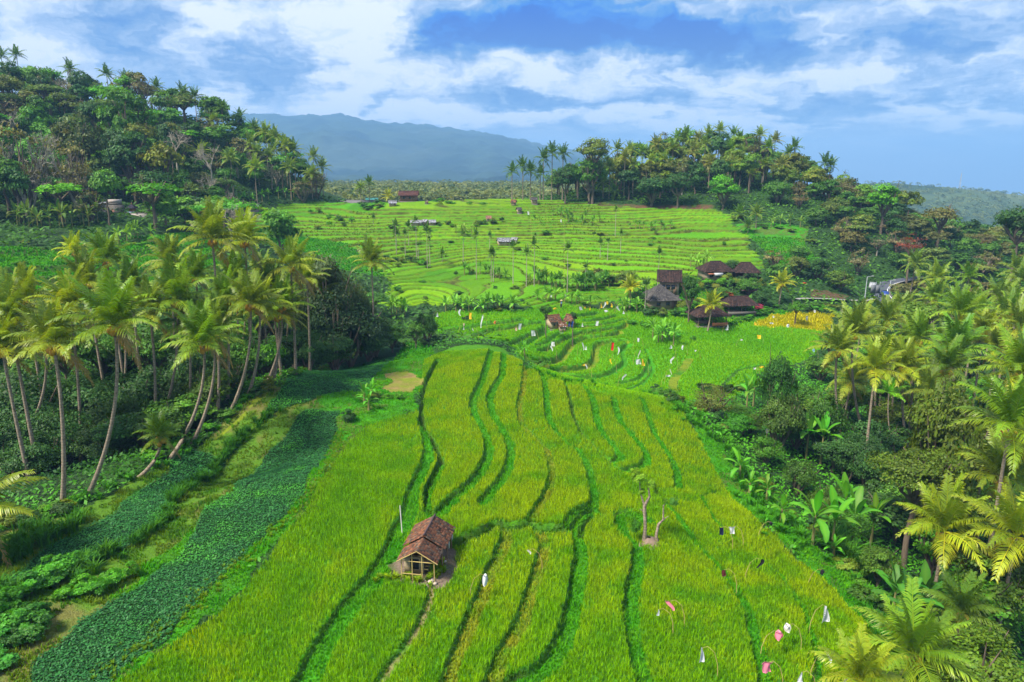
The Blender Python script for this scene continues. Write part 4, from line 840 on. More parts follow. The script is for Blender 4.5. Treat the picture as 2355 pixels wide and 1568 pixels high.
# ---- hand-placed trees: crown centre (u, v), width and height in photo units, distance, mesh kind, colour
def T(u, v, wpx, hpx, Y, kind, col, name, desc, zone='', group=None, pale=False, full=None):
    c = at(u, v, Y); dist = math.dist(c, (0, 0, CAMZ)); k = dist/F
    return tree(name, c[0], Y, c[2], wpx*k, hpx*k*1.02, col, kind, desc, zone, group, pale, full=(kind == 'near' and Y > 60) if full is None else full)
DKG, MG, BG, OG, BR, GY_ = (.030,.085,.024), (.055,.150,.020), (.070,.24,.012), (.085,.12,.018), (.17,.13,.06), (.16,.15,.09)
for q in [
 # dark grove behind the palm row
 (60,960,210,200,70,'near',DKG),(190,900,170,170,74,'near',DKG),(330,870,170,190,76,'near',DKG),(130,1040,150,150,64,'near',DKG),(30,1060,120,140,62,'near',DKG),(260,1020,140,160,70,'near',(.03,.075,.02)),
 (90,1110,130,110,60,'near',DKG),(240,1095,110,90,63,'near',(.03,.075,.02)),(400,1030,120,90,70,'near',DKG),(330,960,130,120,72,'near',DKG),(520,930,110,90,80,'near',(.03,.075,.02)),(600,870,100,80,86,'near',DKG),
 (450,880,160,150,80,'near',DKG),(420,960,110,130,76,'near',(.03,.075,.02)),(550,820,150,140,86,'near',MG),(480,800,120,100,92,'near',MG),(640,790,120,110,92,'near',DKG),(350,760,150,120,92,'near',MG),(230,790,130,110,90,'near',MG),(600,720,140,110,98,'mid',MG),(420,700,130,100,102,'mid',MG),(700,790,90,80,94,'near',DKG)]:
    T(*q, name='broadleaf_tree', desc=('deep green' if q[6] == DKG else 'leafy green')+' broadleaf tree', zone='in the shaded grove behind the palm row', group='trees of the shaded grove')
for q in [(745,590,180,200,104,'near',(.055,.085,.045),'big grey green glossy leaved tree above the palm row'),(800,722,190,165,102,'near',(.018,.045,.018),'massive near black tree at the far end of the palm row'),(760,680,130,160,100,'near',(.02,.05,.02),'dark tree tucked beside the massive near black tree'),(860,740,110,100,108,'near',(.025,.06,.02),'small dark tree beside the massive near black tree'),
          (978,735,66,90,112,'near',(.03,.09,.014),'solitary dark green tree by the banana row above the plot'),(955,760,50,50,108,'mid',MG,'leafy shrub like tree beside the solitary dark tree')]:
    T(*q[:7], name='broadleaf_tree', desc=q[7])
for i, q in enumerate([(845,765,120,90,104,'near',DKG),(765,785,120,80,96,'near',DKG),(700,765,100,90,92,'near',DKG),(820,640,90,90,110,'near',(.05,.09,.04)),(700,640,90,90,106,'near',(.055,.10,.03)),(900,770,70,60,110,'mid',MG)]): T(*q, name='broadleaf_tree', desc='low dark tree' if i < 3 else 'grey green tree', zone='massed around the big glossy tree', group='trees around the glossy tree')
for q in [(1722,668,60,46,164,'mid',MG),(1655,688,50,36,160,'mid',(.06,.15,.02)),(1752,690,50,46,158,'mid',DKG),(1560,640,46,36,170,'mid',(.08,.15,.02)),(1790,640,60,50,176,'mid',MG),(1830,625,60,54,184,'mid',(.09,.13,.03)),(1880,640,70,54,186,'mid',DKG),(1470,690,50,40,158,'mid',MG),(1440,650,60,44,170,'mid',(.08,.14,.03)),(1780,600,60,44,192,'thin',GY_),(1930,660,70,50,182,'mid',(.07,.13,.02)),(1840,585,60,44,200,'mid',MG)]:
    T(*q, name='garden_tree', desc=('dark' if q[6] == DKG else 'thin' if q[5] == 'thin' else 'leafy')+' green tree', zone='among and above the brown roofed houses', group='trees of the hamlet')
# the shrine hill
for q in [(290,275,120,150,215,'mid',MG,'tall domed tree high above the shrine'),(300,360,110,120,205,'mid',DKG,'dark layered tree directly above the shrine'),(370,360,110,110,205,'flat',(.12,.15,.012),'yellow green layered tree above the shrine'),(350,420,110,80,200,'mid',DKG,'dark tree overhanging the shrine roof'),(410,430,70,90,205,'mid',MG,'green tree beside the shrine clearing'),(250,400,80,110,205,'mid',DKG,'dark tree beside the shrine wall'),
          (180,330,110,140,205,'mid',(.06,.09,.03),'grey green tree with pale trunk on the shrine hill'),(320,300,80,70,212,'flat',(.10,.13,.02),'olive umbrella tree below the domed tree'),(220,260,70,70,225,'mid',DKG,'round dark tree beside the domed tree'),(360,478,26,24,188,'mid',BG,'small bright round tree right of the shrine'),(270,330,60,80,208,'mid',(.05,.12,.05),'bluish green tree under the domed tree')]:
    T(*q[:7], name='broadleaf_tree', desc=q[7])
for q in [(45,380,120,190,178,'dry',GY_,'large bare branched tree with pale limbs'),(160,380,90,150,185,'dry',GY_,'bare branched tree'),(100,330,80,100,200,'dry',GY_,'thin bare tree'),(480,350,70,70,228,'dry',GY_,'low bare thicket tree'),(470,420,60,70,220,'dry',(.2,.16,.12),'pinkish bare tree'),(400,310,60,60,232,'dry',GY_,'bare tree')]:
    T(*q[:7], name='bare_tree', desc=q[7], zone='on the shrine hill', pale=True)
    if q[2] > 80: T(q[0], q[1], q[2], q[3], q[4]+1, 'thin', (.12,.12,.045), 'sparse_tree', 'sparse olive leaved tree', 'tangled with the bare trees of the shrine hill')
# round hill foot
for q in [(1365,345,90,70,262,'mid',(.10,.15,.02),'large yellowish spreading tree at the end of the round hill'),(1355,400,90,80,262,'mid',MG,'green tree below the yellowish spreading tree'),(1500,430,100,70,256,'mid',DKG,'dark leafy tree in front of the round hill'),(1665,432,80,70,246,'mid',BG,'bright green dense tree at the foot of the round hill'),(1560,420,70,60,252,'mid',DKG,'dark leafy tree beside the bright green dense one'),(1300,410,60,70,262,'mid',DKG,'dark tree behind the thin palm row'),
          (2035,455,84,70,225,'mid',(.075,.24,.010),'bright lime green tree on the spur below the round hill'),(1790,440,70,60,250,'mid',MG,'green tree under the far shoulder of the round hill'),(2095,560,68,46,196,'thin',(.15,.045,.035),'red leaved tree in the dry valley woods'),(2165,490,76,60,225,'flat',(.10,.11,.04),'umbrella shaped tree standing above the valley woods'),(2345,510,90,80,170,'mid',DKG,'dark tree cut by the frame at the valley rim'),
          (1795,812,88,110,80,'near',(.025,.085,.015),'dark pointed tree rising in front of the flat field'),(1800,920,115,130,76,'near',(.05,.10,.02),'sparse tree below the dark pointed one'),(1587,668,56,84,147,'mid',(.03,.09,.014),'tall dark green tree between the roofs'),(1255,712,36,34,128,'mid',(.03,.09,.014),'small dark tree over the tiled field huts'),(1318,722,18,18,128,'mid',DKG,'little dark tree between the tiled field huts'),(1832,700,50,36,150,'flat',(.055,.17,.012),'feathery green tree in the gold field'),
          (1680,610,50,36,178,'mid',DKG,'dark tree behind the long roofed house'),(2200,850,190,130,62,'near',(.06,.095,.012),'wide olive mango tree in the valley'),(1900,905,110,90,78,'near',(.028,.08,.012),'dark mango tree at the forest edge'),(1700,1010,80,64,78,'near',(.04,.17,.012),'round bright bush tree on the grass bank edge'),
          (2110,1080,180,130,58,'near',(.065,.11,.012),'olive mango tree above the banana thicket'),(2010,1010,100,90,70,'near',DKG,'dark tree behind the leaning palm trunks'),(2290,1340,170,170,46,'near',(.055,.11,.014),'light speckled bush at the lower frame corner'),(2250,1520,200,150,38,'near',(.09,.17,.016),'pale leaved shrub tree in the frame corner'),(2120,720,110,70,110,'mid',(.09,.17,.02),'pale rounded tree beside the road'),
          (2220,700,100,60,118,'mid',MG,'leafy tree below the road bend'),(1960,1010,90,90,72,'near',DKG,'dark tree between the pale palm trunks'),(2240,1180,150,110,52,'near',(.05,.095,.014),'leafy tree between the frame edge palms'),(2330,960,120,100,60,'near',(.05,.12,.014),'leafy tree at the frame edge behind the palms')]:
    T(*q[:7], name='broadleaf_tree', desc=q[7])
for i, q in enumerate([(1765,1015,76,76,72,'near',(.05,.15,.015)),(1840,1065,84,84,67,'near',(.045,.11,.018)),(1905,1130,84,90,61,'near',(.06,.13,.015)),(1960,1205,84,84,56,'near',(.05,.15,.015)),(1835,965,90,84,78,'near',DKG),(2025,1290,94,84,50,'near',(.055,.12,.015)),(1730,960,60,54,80,'near',(.07,.14,.02)),(1700,930,60,50,84,'near',MG)]): T(*q, name='broadleaf_tree', desc='leafy tree', zone='in the wall of trees along the lower grass bank', group='trees along the grass bank')
#T(1495,1190, 95, 60, hit(1490,1240)[1], 'nearthin', (.06,.13,.02), 'sparse_tree', 'sprouting twin stump tree standing on an earth mound in the rice')
T(1640,935,120,80,84,'nearthin',(.09,.12,.03),'sparse_tree','thin yellowish tree on the edge between field and forest')
# ---- filling the woods tree by tree
KEEP = [[(860,985),(980,800),(1180,790),(1560,925),(1680,1100),(1990,1400),(2050,1560),(260,1560),(700,1180),(780,990)],[(1000,700),(1560,700),(1900,735),(1860,860),(1700,905),(1560,925),(1400,905),(1180,800),(1010,770)],
        [(545,475),(780,462),(1300,458),(1640,474),(1690,500),(1750,610),(1640,630),(1500,640),(1240,700),(900,640),(880,560),(700,500),(560,500)],[(0,545),(250,560),(420,560),(300,660),(150,640),(0,650)],[(1460,610),(1780,610),(1860,740),(1900,760),(1480,740)],[(1990,640),(2060,640),(2060,710),(1960,720)],[(1775,515),(1850,515),(1860,590),(1780,600)],[(1600,920),(1680,1000),(1780,1130),(1900,1260),(2000,1350),(2050,1400),(1900,1340),(1700,1100)],
        [(0,1200),(330,1075),(650,870),(900,770),(900,1000),(300,1560),(0,1560)],[(235,450),(345,450),(345,510),(235,510)]]
def kept(u, v): return any(inpoly(np.array([u]), np.array([v]), p)[0] for p in KEEP)
def wood(x0, x1, y0, y1, sp, kind, pal, hr, wr, zonef, group, name='broadleaf_tree', skip=.0, lim=999, cond=None, fullp=.5):
    c = 0; nx = int((x1-x0)/sp)+1; ny = int((y1-y0)/sp)+1
    pts = [(x0+(i+random.uniform(.1, .9))*sp, y0+(j+random.uniform(.1, .9))*sp) for i in range(nx) for j in range(ny)]; random.shuffle(pts)
    for x, y in pts:
        if c >= lim or random.random() < skip: continue
        g = H0(x, y); h = random.uniform(*hr); wd = random.uniform(*wr); u, v = pix(x, y, g+h*.65); ub, vb = pix(x, y, g)
        if not (-150 < u < 2520 and v < 1660): continue
        if cond and not cond(x, y, u, v): continue
        _, k_, _h2 = fields(np.array([x]), np.array([y]))
        if k_[0] != 0 or kept(u, v) or kept(u, pix(x, y, g+h)[1]+4) or kept(ub, vb): continue
        ki, col, dn, nm = random.choice(pal); c += 1
        tree(nm or name, x, y, g+h*.66, wd*(1.25 if ki == 'flat' else 1), h*(.72 if ki != 'flat' else .5), jit(col), ki, dn, zonef(u, v), group, ki in ('thin', 'dry'), limbs=ki not in ('far', 'bush'), full=random.random() < fullp)
    return c
PAL_L = [('far',(.075,.20,.025),'fresh green tree',None)]*2+[('far',(.06,.16,.022),'mid green tree',None)]*5+[('far',DKG,'deep green tree',None)]*3+[('far',(.08,.115,.03),'olive tree',None)]*3+[('flat',BG,'bright feathery tree','feathery_tree')]*2+[('flat',(.07,.12,.02),'olive feathery tree','feathery_tree')]*2+[('thin',(.10,.11,.06),'thin greyish tree','sparse_tree')]*2+[('dry',GY_,'leafless tree','bare_tree')]
PAL_R = [('far',(.10,.19,.02),'yellow green tree',None)]*2+[('far',(.07,.17,.02),'mid green tree',None)]*5+[('far',DKG,'deep green tree',None)]*3+[('far',(.09,.13,.02),'olive tree',None)]*3+[('thin',(.10,.11,.05),'thin greyish tree','sparse_tree')]*2+[('flat',(.06,.13,.02),'feathery green tree','feathery_tree')]
PAL_V = [('far',(.085,.12,.03),'olive brown tree',None)]*3+[('far',(.085,.095,.04),'brownish dry tree',None)]*2+[('far',(.05,.13,.02),'mid green tree',None)]*5+[('far',DKG,'deep green tree',None)]*2+[('thin',(.12,.11,.07),'thin pinkish tree','sparse_tree')]*2+[('flat',(.10,.14,.03),'olive feathery tree','feathery_tree')]
def zl(u, v):
    a = 'above the banana grove' if u < 230 else ('around the shrine' if u < 420 else ('above the blue tarp' if u < 620 else 'at the shrine hill end'))
    return ('high' if v < (260 if u < 420 else 340) else 'midway' if v < 400 else 'low')+' on slope '+a
def zr(u, v):
    a = 'under the yellowish tree' if u < 1420 else ('above the bare foot' if u < 1620 else ('above the bright dense tree' if u < 1780 else 'on the far shoulder'))
    return ('high' if v < 370 else 'low')+' on the round hill '+a
def zv(u, v):
    a = 'by the small field' if u < 1920 else ('by the road' if u < 2060 else ('around the red tree' if u < 2200 else 'toward the frame edge'))
    return ('upper' if v < 520 else 'middle' if v < 600 else 'lower')+' valley woods '+a
def zf(u, v):
    a = 'behind the pointed tree' if u < 1900 else ('around the leaning palms' if u < 2080 else 'toward the frame edge')
    return ('beyond' if v < 850 else 'in' if v < 1100 else 'deep in')+' the valley forest '+a
n1_ = wood(-235, -62, 168, 292, 7.8, 'far', PAL_L, (10, 16), (8, 12.5), zl, 'trees on the shrine hill', 'jungle_tree')
n2_ = wood(0, 150, 258, 304, 7.2, 'far', PAL_R, (10, 16), (8, 12), zr, 'trees on the round hill', 'jungle_tree', cond=lambda x, y, u, v: v > 300+max(0, 1500-u)*.05)
n3_ = wood(100, 262, 128, 318, 8.0, 'far', PAL_V, (6, 11), (7, 10.5), zv, 'trees of the valley woods', 'woodland_tree', fullp=.85, cond=lambda x, y, u, v: u > 1760 and v > 415)
PAL_F = [('mid',MG,'mid green broadleaf tree',None)]*3+[('mid',DKG,'deep green broadleaf tree',None)]*3+[('mid',(.07,.13,.015),'olive broadleaf tree',None)]*2+[('mid',(.06,.19,.012),'bright green broadleaf tree',None)]*2
n4_ = wood(34, 110, 34, 128, 6.3, 'mid', PAL_F, (4.5, 8), (5, 8.5), zf, 'trees of the valley forest', cond=lambda x, y, u, v: u > 1690+max(0, (v-1000)*.75))
n5_ = wood(-75, -14, 58, 128, 7.6, 'mid', PAL_F, (4.5, 8), (5.5, 8.5), lambda u, v: ('far' if v < 720 else 'near')+' side of palm grove '+('below the shrine slope' if u < 420 else 'toward the terraces'), 'trees of the palm grove', cond=lambda x, y, u, v: v > 655 and not (u > 880))
# shrubs: single ones one can point at
SH = [('bush',MG,'mid green bush'),('bush',DKG,'dark bush'),('bush',BG,'bright green bush'),('bush',(.10,.15,.02),'olive bush')]
def bush(x, y, w_, h_, col, desc, zone, group=None):
    g = H0(x, y); t_ = thing('bush', (x, y, g-.1), desc, 'bush', zone, group); sub('foliage', random.choice(CR['bush']), t_, (0, 0, h_*.42), (0, 0, random.uniform(0, 6.28)), (w_/2, w_/2, h_*.55), col)
    sub('stem', TR[0], t_, (0, 0, -.1), (0, 0, 0), (.06, .06, h_*.6)); return t_
def bushes(pts, conv, n, w_, h_, jy, zone, cols=SH, seed=0):
    P_ = wl(pts, conv); Ls = np.r_[0, np.cumsum(np.hypot(*np.diff(P_, axis=0).T))]
    for i in range(n):
        s_ = (i+.5+random.uniform(-.4, .4))/n*Ls[-1]; X = np.interp(s_, Ls, P_[:, 0])+random.gauss(0, .5); Y = np.interp(s_, Ls, P_[:, 1])+random.uniform(-jy, jy); k_, c, d_ = random.choice(cols)
        bush(X, Y, w_*random.uniform(.7, 1.3), h_*random.uniform(.7, 1.3), jit(c), d_, zone, 'bushes '+zone)
bushes([(900,780),(940,790),(980,795),(1010,800)], None, 6, 2.2, 1.5, .8, 'by the grass corner above the soil plot')
bushes([(850,930),(880,915),(910,920)], None, 4, 1.4, 1.1, .5, 'beside the bare soil plot')
bushes([(800,970),(815,975)], None, 2, 2.2, 1.6, .3, 'at the head of the sweet potato bed')
bushes([(1215,830),(1235,845),(1250,850)], None, 4, 2.2, 1.8, .8, 'on the ridge before the curved terraces')
bushes([(1500,905),(1550,925),(1600,950),(1660,975),(1700,1000)], None, 14, 2.6, 2.0, 1.3, 'along the far edge of the front fields')
bushes([Z6(20,1450),Z6(60,1300),Z6(170,1250),Z6(120,1400)], None, 12, 2.0, 1.4, .8, 'in the near corner of the potato bed', [('bush',(.03,.15,.02),'mid green bush'),('bush',(.03,.11,.02),'dark bush')])
bushes([Z6(300,1150),Z6(460,1060),Z6(570,1060),Z6(760,960)], None, 6, 1.5, 1.2, .4, 'between the two potato beds', [('bush',(.06,.24,.012),'bright green bush')])
bushes([Z6(20,760),Z6(120,700),Z6(330,640),Z6(420,600)], None, 9, 2.2, 1.6, .8, 'under the nearest bank palms')
bushes([(20,1480),(60,1420),(20,1380),(120,1340),(180,1290)], None, 16, 2.4, 1.7, 1.0, 'heaped in the near corner beside the potato bed', [('bush',(.04,.17,.02),'mid green bush'),('bush',(.05,.2,.015),'bright green bush')])
bushes([(330,1080),(430,1030),(560,930),(660,870),(760,830)], None, 16, 1.9, 1.4, .8, 'along the foot of the palm bank')
bushes([(500,900),(530,900),(560,890)], None, 3, 2.4, 1.9, .6, 'under the bank palms', [('bush',(.45,.36,.01),'yellow flowered bush')])
bushes([Z8(430,480),Z8(560,560),Z8(620,650),Z8(1000,1050),Z8(1100,1180)], None, 16, 2.4, 1.8, 1.8, 'along the lower grass bank')
bushes([Z8(1250,1350),Z8(1400,1450),Z8(1600,1560),Z8(1800,1560)], None, 9, 3.0, 2.4, 1.5, 'in the lower frame corner', [('bush',(.08,.17,.015),'pale bush'),('bush',(.05,.12,.015),'mid green bush')])
bushes([Z4(180,590),Z4(260,600),Z4(400,610),Z4(480,650)], None, 9, 2.6, 2.2, 1, 'at the near corner of the terraced slope')
bushes([Z4(1100,905),Z4(1180,910),Z4(60,1210),Z4(600,1200)], None, 6, 2.6, 1.5, 1, 'on the bank above the curved terraces')
bushes([Z4(1650,700),Z4(1750,720),Z4(1800,760),Z4(1860,800)], None, 10, 3.6, 3.4, 2, 'below the terraced slope beside the houses', [('bush',MG,'mid green bush'),('bush',(.11,.14,.04),'olive bush')])
bushes([Z4(560,330),Z4(620,330),Z4(700,340)], None, 5, 2.4, 1.8, 1, 'beside the white tin roofs on the slope')
bushes([Z4(880,320),Z4(960,325),Z4(1040,320)], None, 5, 2.6, 2.2, 1, 'in the small clump high on the slope')
bushes([Z4(480,150),Z4(600,160),Z4(700,180),Z4(850,185),Z4(1000,190)], None, 15, 4.0, 1.8, 1.5, 'in the green hedge at the terrace top', [('bush',(.05,.18,.015),'bright green bush')])
bushes([Z4(0,190),Z4(50,220),Z4(100,180),Z4(160,230)], None, 10, 3.2, 2.0, 3, 'at the terrace top near the grey wall')
bushes([(700,490),(760,500),(800,520),(720,520)], None, 9, 3.2, 2.2, 4, 'on the upper slope behind the glossy tree')
bushes([(0,560),(120,565),(240,570),(380,555),(450,560)], None, 20, 3.0, 1.8, 4, 'on the bank below the shrine')
bushes([(0,620),(100,600),(220,610),(330,640)], None, 10, 2.0, 1.0, 4, 'in the grass terraces below the shrine', [('bush',(.05,.18,.012),'bright green bush')])
bushes([Z5(20,480),Z5(150,520),Z5(300,560),Z5(400,590)], None, 9, 2.4, 1.6, 1.5, 'before the open pavilion', [('bush',(.06,.22,.015),'bright green bush')])
bushes([Z5(620,490),Z5(700,470),Z5(800,430),Z5(900,400)], None, 9, 2.6, 1.6, 1, 'between the houses and the gold field', [('bush',(.05,.18,.012),'bright green bush')])
bushes([Z5(330,420),Z5(420,420),Z5(350,300),Z5(620,280),Z5(720,300),Z5(800,300),Z5(560,260)], None, 22, 3.4, 3.2, 2, 'in the gardens between the roofs', SH+[('bush',(.13,.16,.03),'yellowish bush')])
bushes([Z5(120,440),Z5(200,450),Z5(300,440),Z5(380,450)], None, 9, 3.0, 2.4, 1.0, 'in front of the grey hipped house')
bushes([Z5(590,340),Z5(625,335)], None, 2, 3.6, 2.6, .5, 'behind the low open house', [('bush',(.30,.06,.015),'rust red bush')])
bushes([Z5(700,320),Z5(790,320)], None, 3, 3.2, 2.4, .5, 'behind the low open house', [('bush',(.20,.10,.20),'purple flowering bush')])
bushes([Z5(770,410),Z5(800,400)], None, 2, 2.4, 2.0, .3, 'beside the low open house', [('bush',(.30,.05,.12),'pink flowering bush')])
bushes([Z5(1000,400),Z5(1100,410),Z5(1200,400),Z5(1280,420)], None, 12, 3.0, 1.8, 1.5, 'beyond the gold field below the lane')
bushes([(1660,500),(1750,520),(1880,560),(1870,620)], None, 10, 3.5, 2.4, 3, 'around the small green field by the hill')
bushes([Z5(450,900),Z5(600,900),Z5(700,900),Z5(800,870)], None, 10, 2.6, 2.2, 1.5, 'on the near edge of the flat field')
rs_ = random.Random(11)
for i in range(46):
    u, v = rs_.uniform(900, 1680), rs_.uniform(480, 690)
    if v > 600 and u > 1480: continue
    x, y = hit(u, v); o = bush(x, y, rs_.uniform(1.2, 3.4), rs_.uniform(.8, 2.2), jit(((.05,.16,.015), (.09,.15,.02), (.03,.09,.02))[i % 3]), ('bright', 'olive', 'dark')[i % 3]+' shrub', 'on the '+('upper' if v < 560 else 'lower')+(' west' if u < 1200 else ' east')+' side of the terraces', 'shrubs dotted over the terraces'); o.name = 'shrub'; o['category'] = 'shrub'
# ------------------------------------------------------------------ the far land
nfy, nfx = 420, 620
Yf = np.geomspace(405, 9500, nfy); Af = np.linspace(-1.15, 1.15, nfx); FX, FY = Af[None]*Yf[:, None], np.repeat(Yf[:, None], nfx, 1); AA = np.repeat(Af[None], nfy, 0)
def vz(v, Y): return CAMZ+np.tan(np.arctan((CV-v)/F)-PITCH)*Y
def far_z(a, Y):
    u = a*F+CU; x = a*Y
    zc = np.interp(Y, [400, 520, 900, 1400, 2200, 3200], [6, 9, 14, 14, 10, 30]); zr_ = np.interp(Y, [400, 520, 800, 1050, 1500, 1900, 2300], [-20, -40, -62, -60, 0, -130, -230])
    vr = np.interp(u, [1800,1950,2010,2100,2200,2354,2600], [419,417,414,421,428,445,450]); ridge = vz(vr, 1500)-6; zr_ = np.where((Y > 1050) & (Y < 1900), zr_+ridge*smooth(1050, 1500, Y)*smooth(1900, 1500, Y), zr_)
    w_ = smooth(.30, .46, a+.03*(fbm(Y*.004, a*5, 3, 2)-.5)); z = zc*(1-w_)+zr_*w_
    vm = np.interp(u, [-800,560,620,800,870,1000,1100,1180,1245,1350,1500,1700,1900,2100], [300,286,284,284,300,308,324,338,350,374,398,425,480,520])
    top = vz(vm, 6000)+60; prof = smooth(2900, 6000, Y)*(1-.15*smooth(6200, 9500, Y)); rg = (fbm(x*.0011+3, Y*.0008, 77, 5)-.5)
    z = z+np.maximum(top-40, 0)*prof*(1+.85*rg*smooth(5900, 3600, Y))*(Y > 2900)
    # the nearer spur of the mountain
    vs = np.interp(u, [620,760,880,1000,1120,1245,1400], [330,300,332,352,372,392,420]); zs = vz(vs, 4300); z = np.maximum(z, (zs+60*rg)*np.exp(-((Y-4300)/700)**2)*(u < 1500)-999*(u >= 1500))
    return z+(fbm(x*.01, Y*.01, 79, 4)-.5)*np.where(Y > 2500, 70, 7)
fz = far_z(AA, FY); n2 = fbm(FX*.006, FY*.006, 402, 5); n3 = fbm(FX*.0013, FY*.0013, 403, 4)
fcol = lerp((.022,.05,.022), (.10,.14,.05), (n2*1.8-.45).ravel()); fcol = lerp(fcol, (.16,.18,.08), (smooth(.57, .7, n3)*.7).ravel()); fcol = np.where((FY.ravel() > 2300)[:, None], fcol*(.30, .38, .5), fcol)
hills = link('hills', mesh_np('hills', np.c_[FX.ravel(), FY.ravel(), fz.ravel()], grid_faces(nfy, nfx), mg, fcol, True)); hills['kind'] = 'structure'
# the sea plain out to the horizon and the land under everything
sea = link('sea', mesh_np('sea', [(-12000, 300, -190), (12000, 300, -190), (12000, 10300, -190), (-12000, 10300, -190)], np.array([[0, 1, 2, 3]]), None)); ms_, t = mat_new('sea_water'); finish(t, (.05, .11, .18), .3, .4); sea.data.materials.append(ms_); sea['kind'] = 'structure'
# distant palm and broadleaf wood: one mass
def far_wood():
    r = np.random.default_rng(5); X, Y = [], []
    for n, (a0, a1), (y0, y1) in ((5200, (-.36, .10), (430, 1700)), (6500, (.40, .98), (450, 1700)), (700, (.10, .40), (400, 900))):
        a = r.uniform(a0, a1, n); yy = np.exp(r.uniform(math.log(y0), math.log(y1), n)); X.append(a*yy); Y.append(yy)
    a = r.uniform(.42, 1.0, 900); yy = r.uniform(312, 430, 900); X.append(a*yy); Y.append(yy)
    X, Y = np.concatenate(X), np.concatenate(Y); Z = np.where(Y < 425, np.minimum(Hb(X, np.minimum(Y, 425)), 5), far_z(X/Y, np.maximum(Y, 405))); n = len(X); h = r.uniform(6, 13, n); palmy = (X/Y < .2) & (r.random(n) < .7)
    parts = []
    per = 26; xx = np.repeat(X, per); yy = np.repeat(Y, per); zz_ = np.repeat(Z+h*np.where(Y > 1000, .35, .8), per); hh = np.repeat(h, per); pl = np.repeat(palmy, per)
    d = r.normal(0, 1, (n*per, 3)); d /= np.linalg.norm(d, axis=1)[:, None]; rad = np.where(pl, 2.6, 4.2)
    c = lerp((.035,.07,.025), (.14,.17,.07), r.random(n)); c = np.where(palmy[:, None], c*(1.4, 1.25, 1.3), c); c = np.repeat(c, per, 0)
    return leafquads(xx+d[:, 0]*rad, yy+d[:, 1]*rad, zz_+np.abs(d[:, 2])*rad*.9-1.5, np.where(pl, 1.1, 1.5), c, .6, .3)
stuff('distant_forest', 'far off wood of palms and broadleaf trees beyond the terraces', [far_wood()], M_leaf)
# ------------------------------------------------------------------ built things
def simple(name, c, rough=.8, spec=.2, nz=0., sc_=3., bump=0.):
    m, t = mat_new(name)
    if nz:
        tc_ = t.n('ShaderNodeTexCoord').outputs['Object']; n_ = t.noise(tc_, sc_, 5, .65); col = t.mix(n_, tuple(v*(1-nz) for v in c), tuple(min(v*(1+nz), 1) for v in c))
        finish(t, col, rough, spec, bump=n_ if bump else None, bstr=bump, bdist=.05)
    else: finish(t, c, rough, spec)
    return m
def attr_mat(name, rough=.85, spec=.15, sc_=6.):
    m, t = mat_new(name); a = t.n('ShaderNodeAttribute', attribute_name='Col').outputs['Color']; tc_ = t.n('ShaderNodeTexCoord').outputs['Object']; n_ = t.noise(tc_, sc_, 5, .7)
    k = t.math('MULTIPLY_ADD', n_, .9, .55); cx_ = t.n('ShaderNodeCombineXYZ')
    for i in range(3): t.L(k, cx_.inputs[i])
    finish(t, t.vec('MULTIPLY', a, cx_.outputs[0]), rough, spec, bump=n_, bstr=.4, bdist=.03); return m
M_tile = attr_mat('roof_tiles'); M_wood = simple('weathered_wood', (.20, .13, .08), nz=.5, bump=.4); M_bamboo = simple('bamboo', (.45, .33, .12), nz=.35); M_cream = simple('cream_plaster', (.34, .27, .17), nz=.25, sc_=1.2)
M_dark = simple('black_and_painted_shade', (.02, .017, .015)); M_tin = simple('corrugated_tin', (.3, .3, .33), .45, .5, .35, 1.5); M_stone = simple('mossy_stone', (.13, .115, .10), nz=.5, sc_=1.5, bump=.6); M_white = simple('white_paint', (.5, .5, .5), .6, nz=.15)
M_brick = simple('red_brick', (.26, .13, .09), nz=.5, sc_=2.5, bump=.5); M_blue = simple('blue_sheet', (.03, .11, .42), .5, nz=.3); M_mat = simple('woven_bamboo_wall', (.36, .28, .17), nz=.45, sc_=5, bump=.5); M_metal = simple('grey_metal', (.42, .44, .46), .4, .5)
M_glass = simple('window_glass', (.03, .04, .05), .1, .8)
def box(x0, x1, y0, y1, z0, z1):
    V = np.array([(x, y, z) for z in (z0, z1) for y in (y0, y1) for x in (x0, x1)], float); return V, np.array([[0, 2, 3, 1], [4, 5, 7, 6], [0, 1, 5, 4], [2, 6, 7, 3], [0, 4, 6, 2], [1, 3, 7, 5]])
def bar(p, q, r, s=6): return tube_pts([p, q], [r, r], s)
def part(name, geo_, mat, parent, col=None, **k): me = mesh_np(name, geo_[0], geo_[1], mat, col); return sub(name, me, parent, **k)
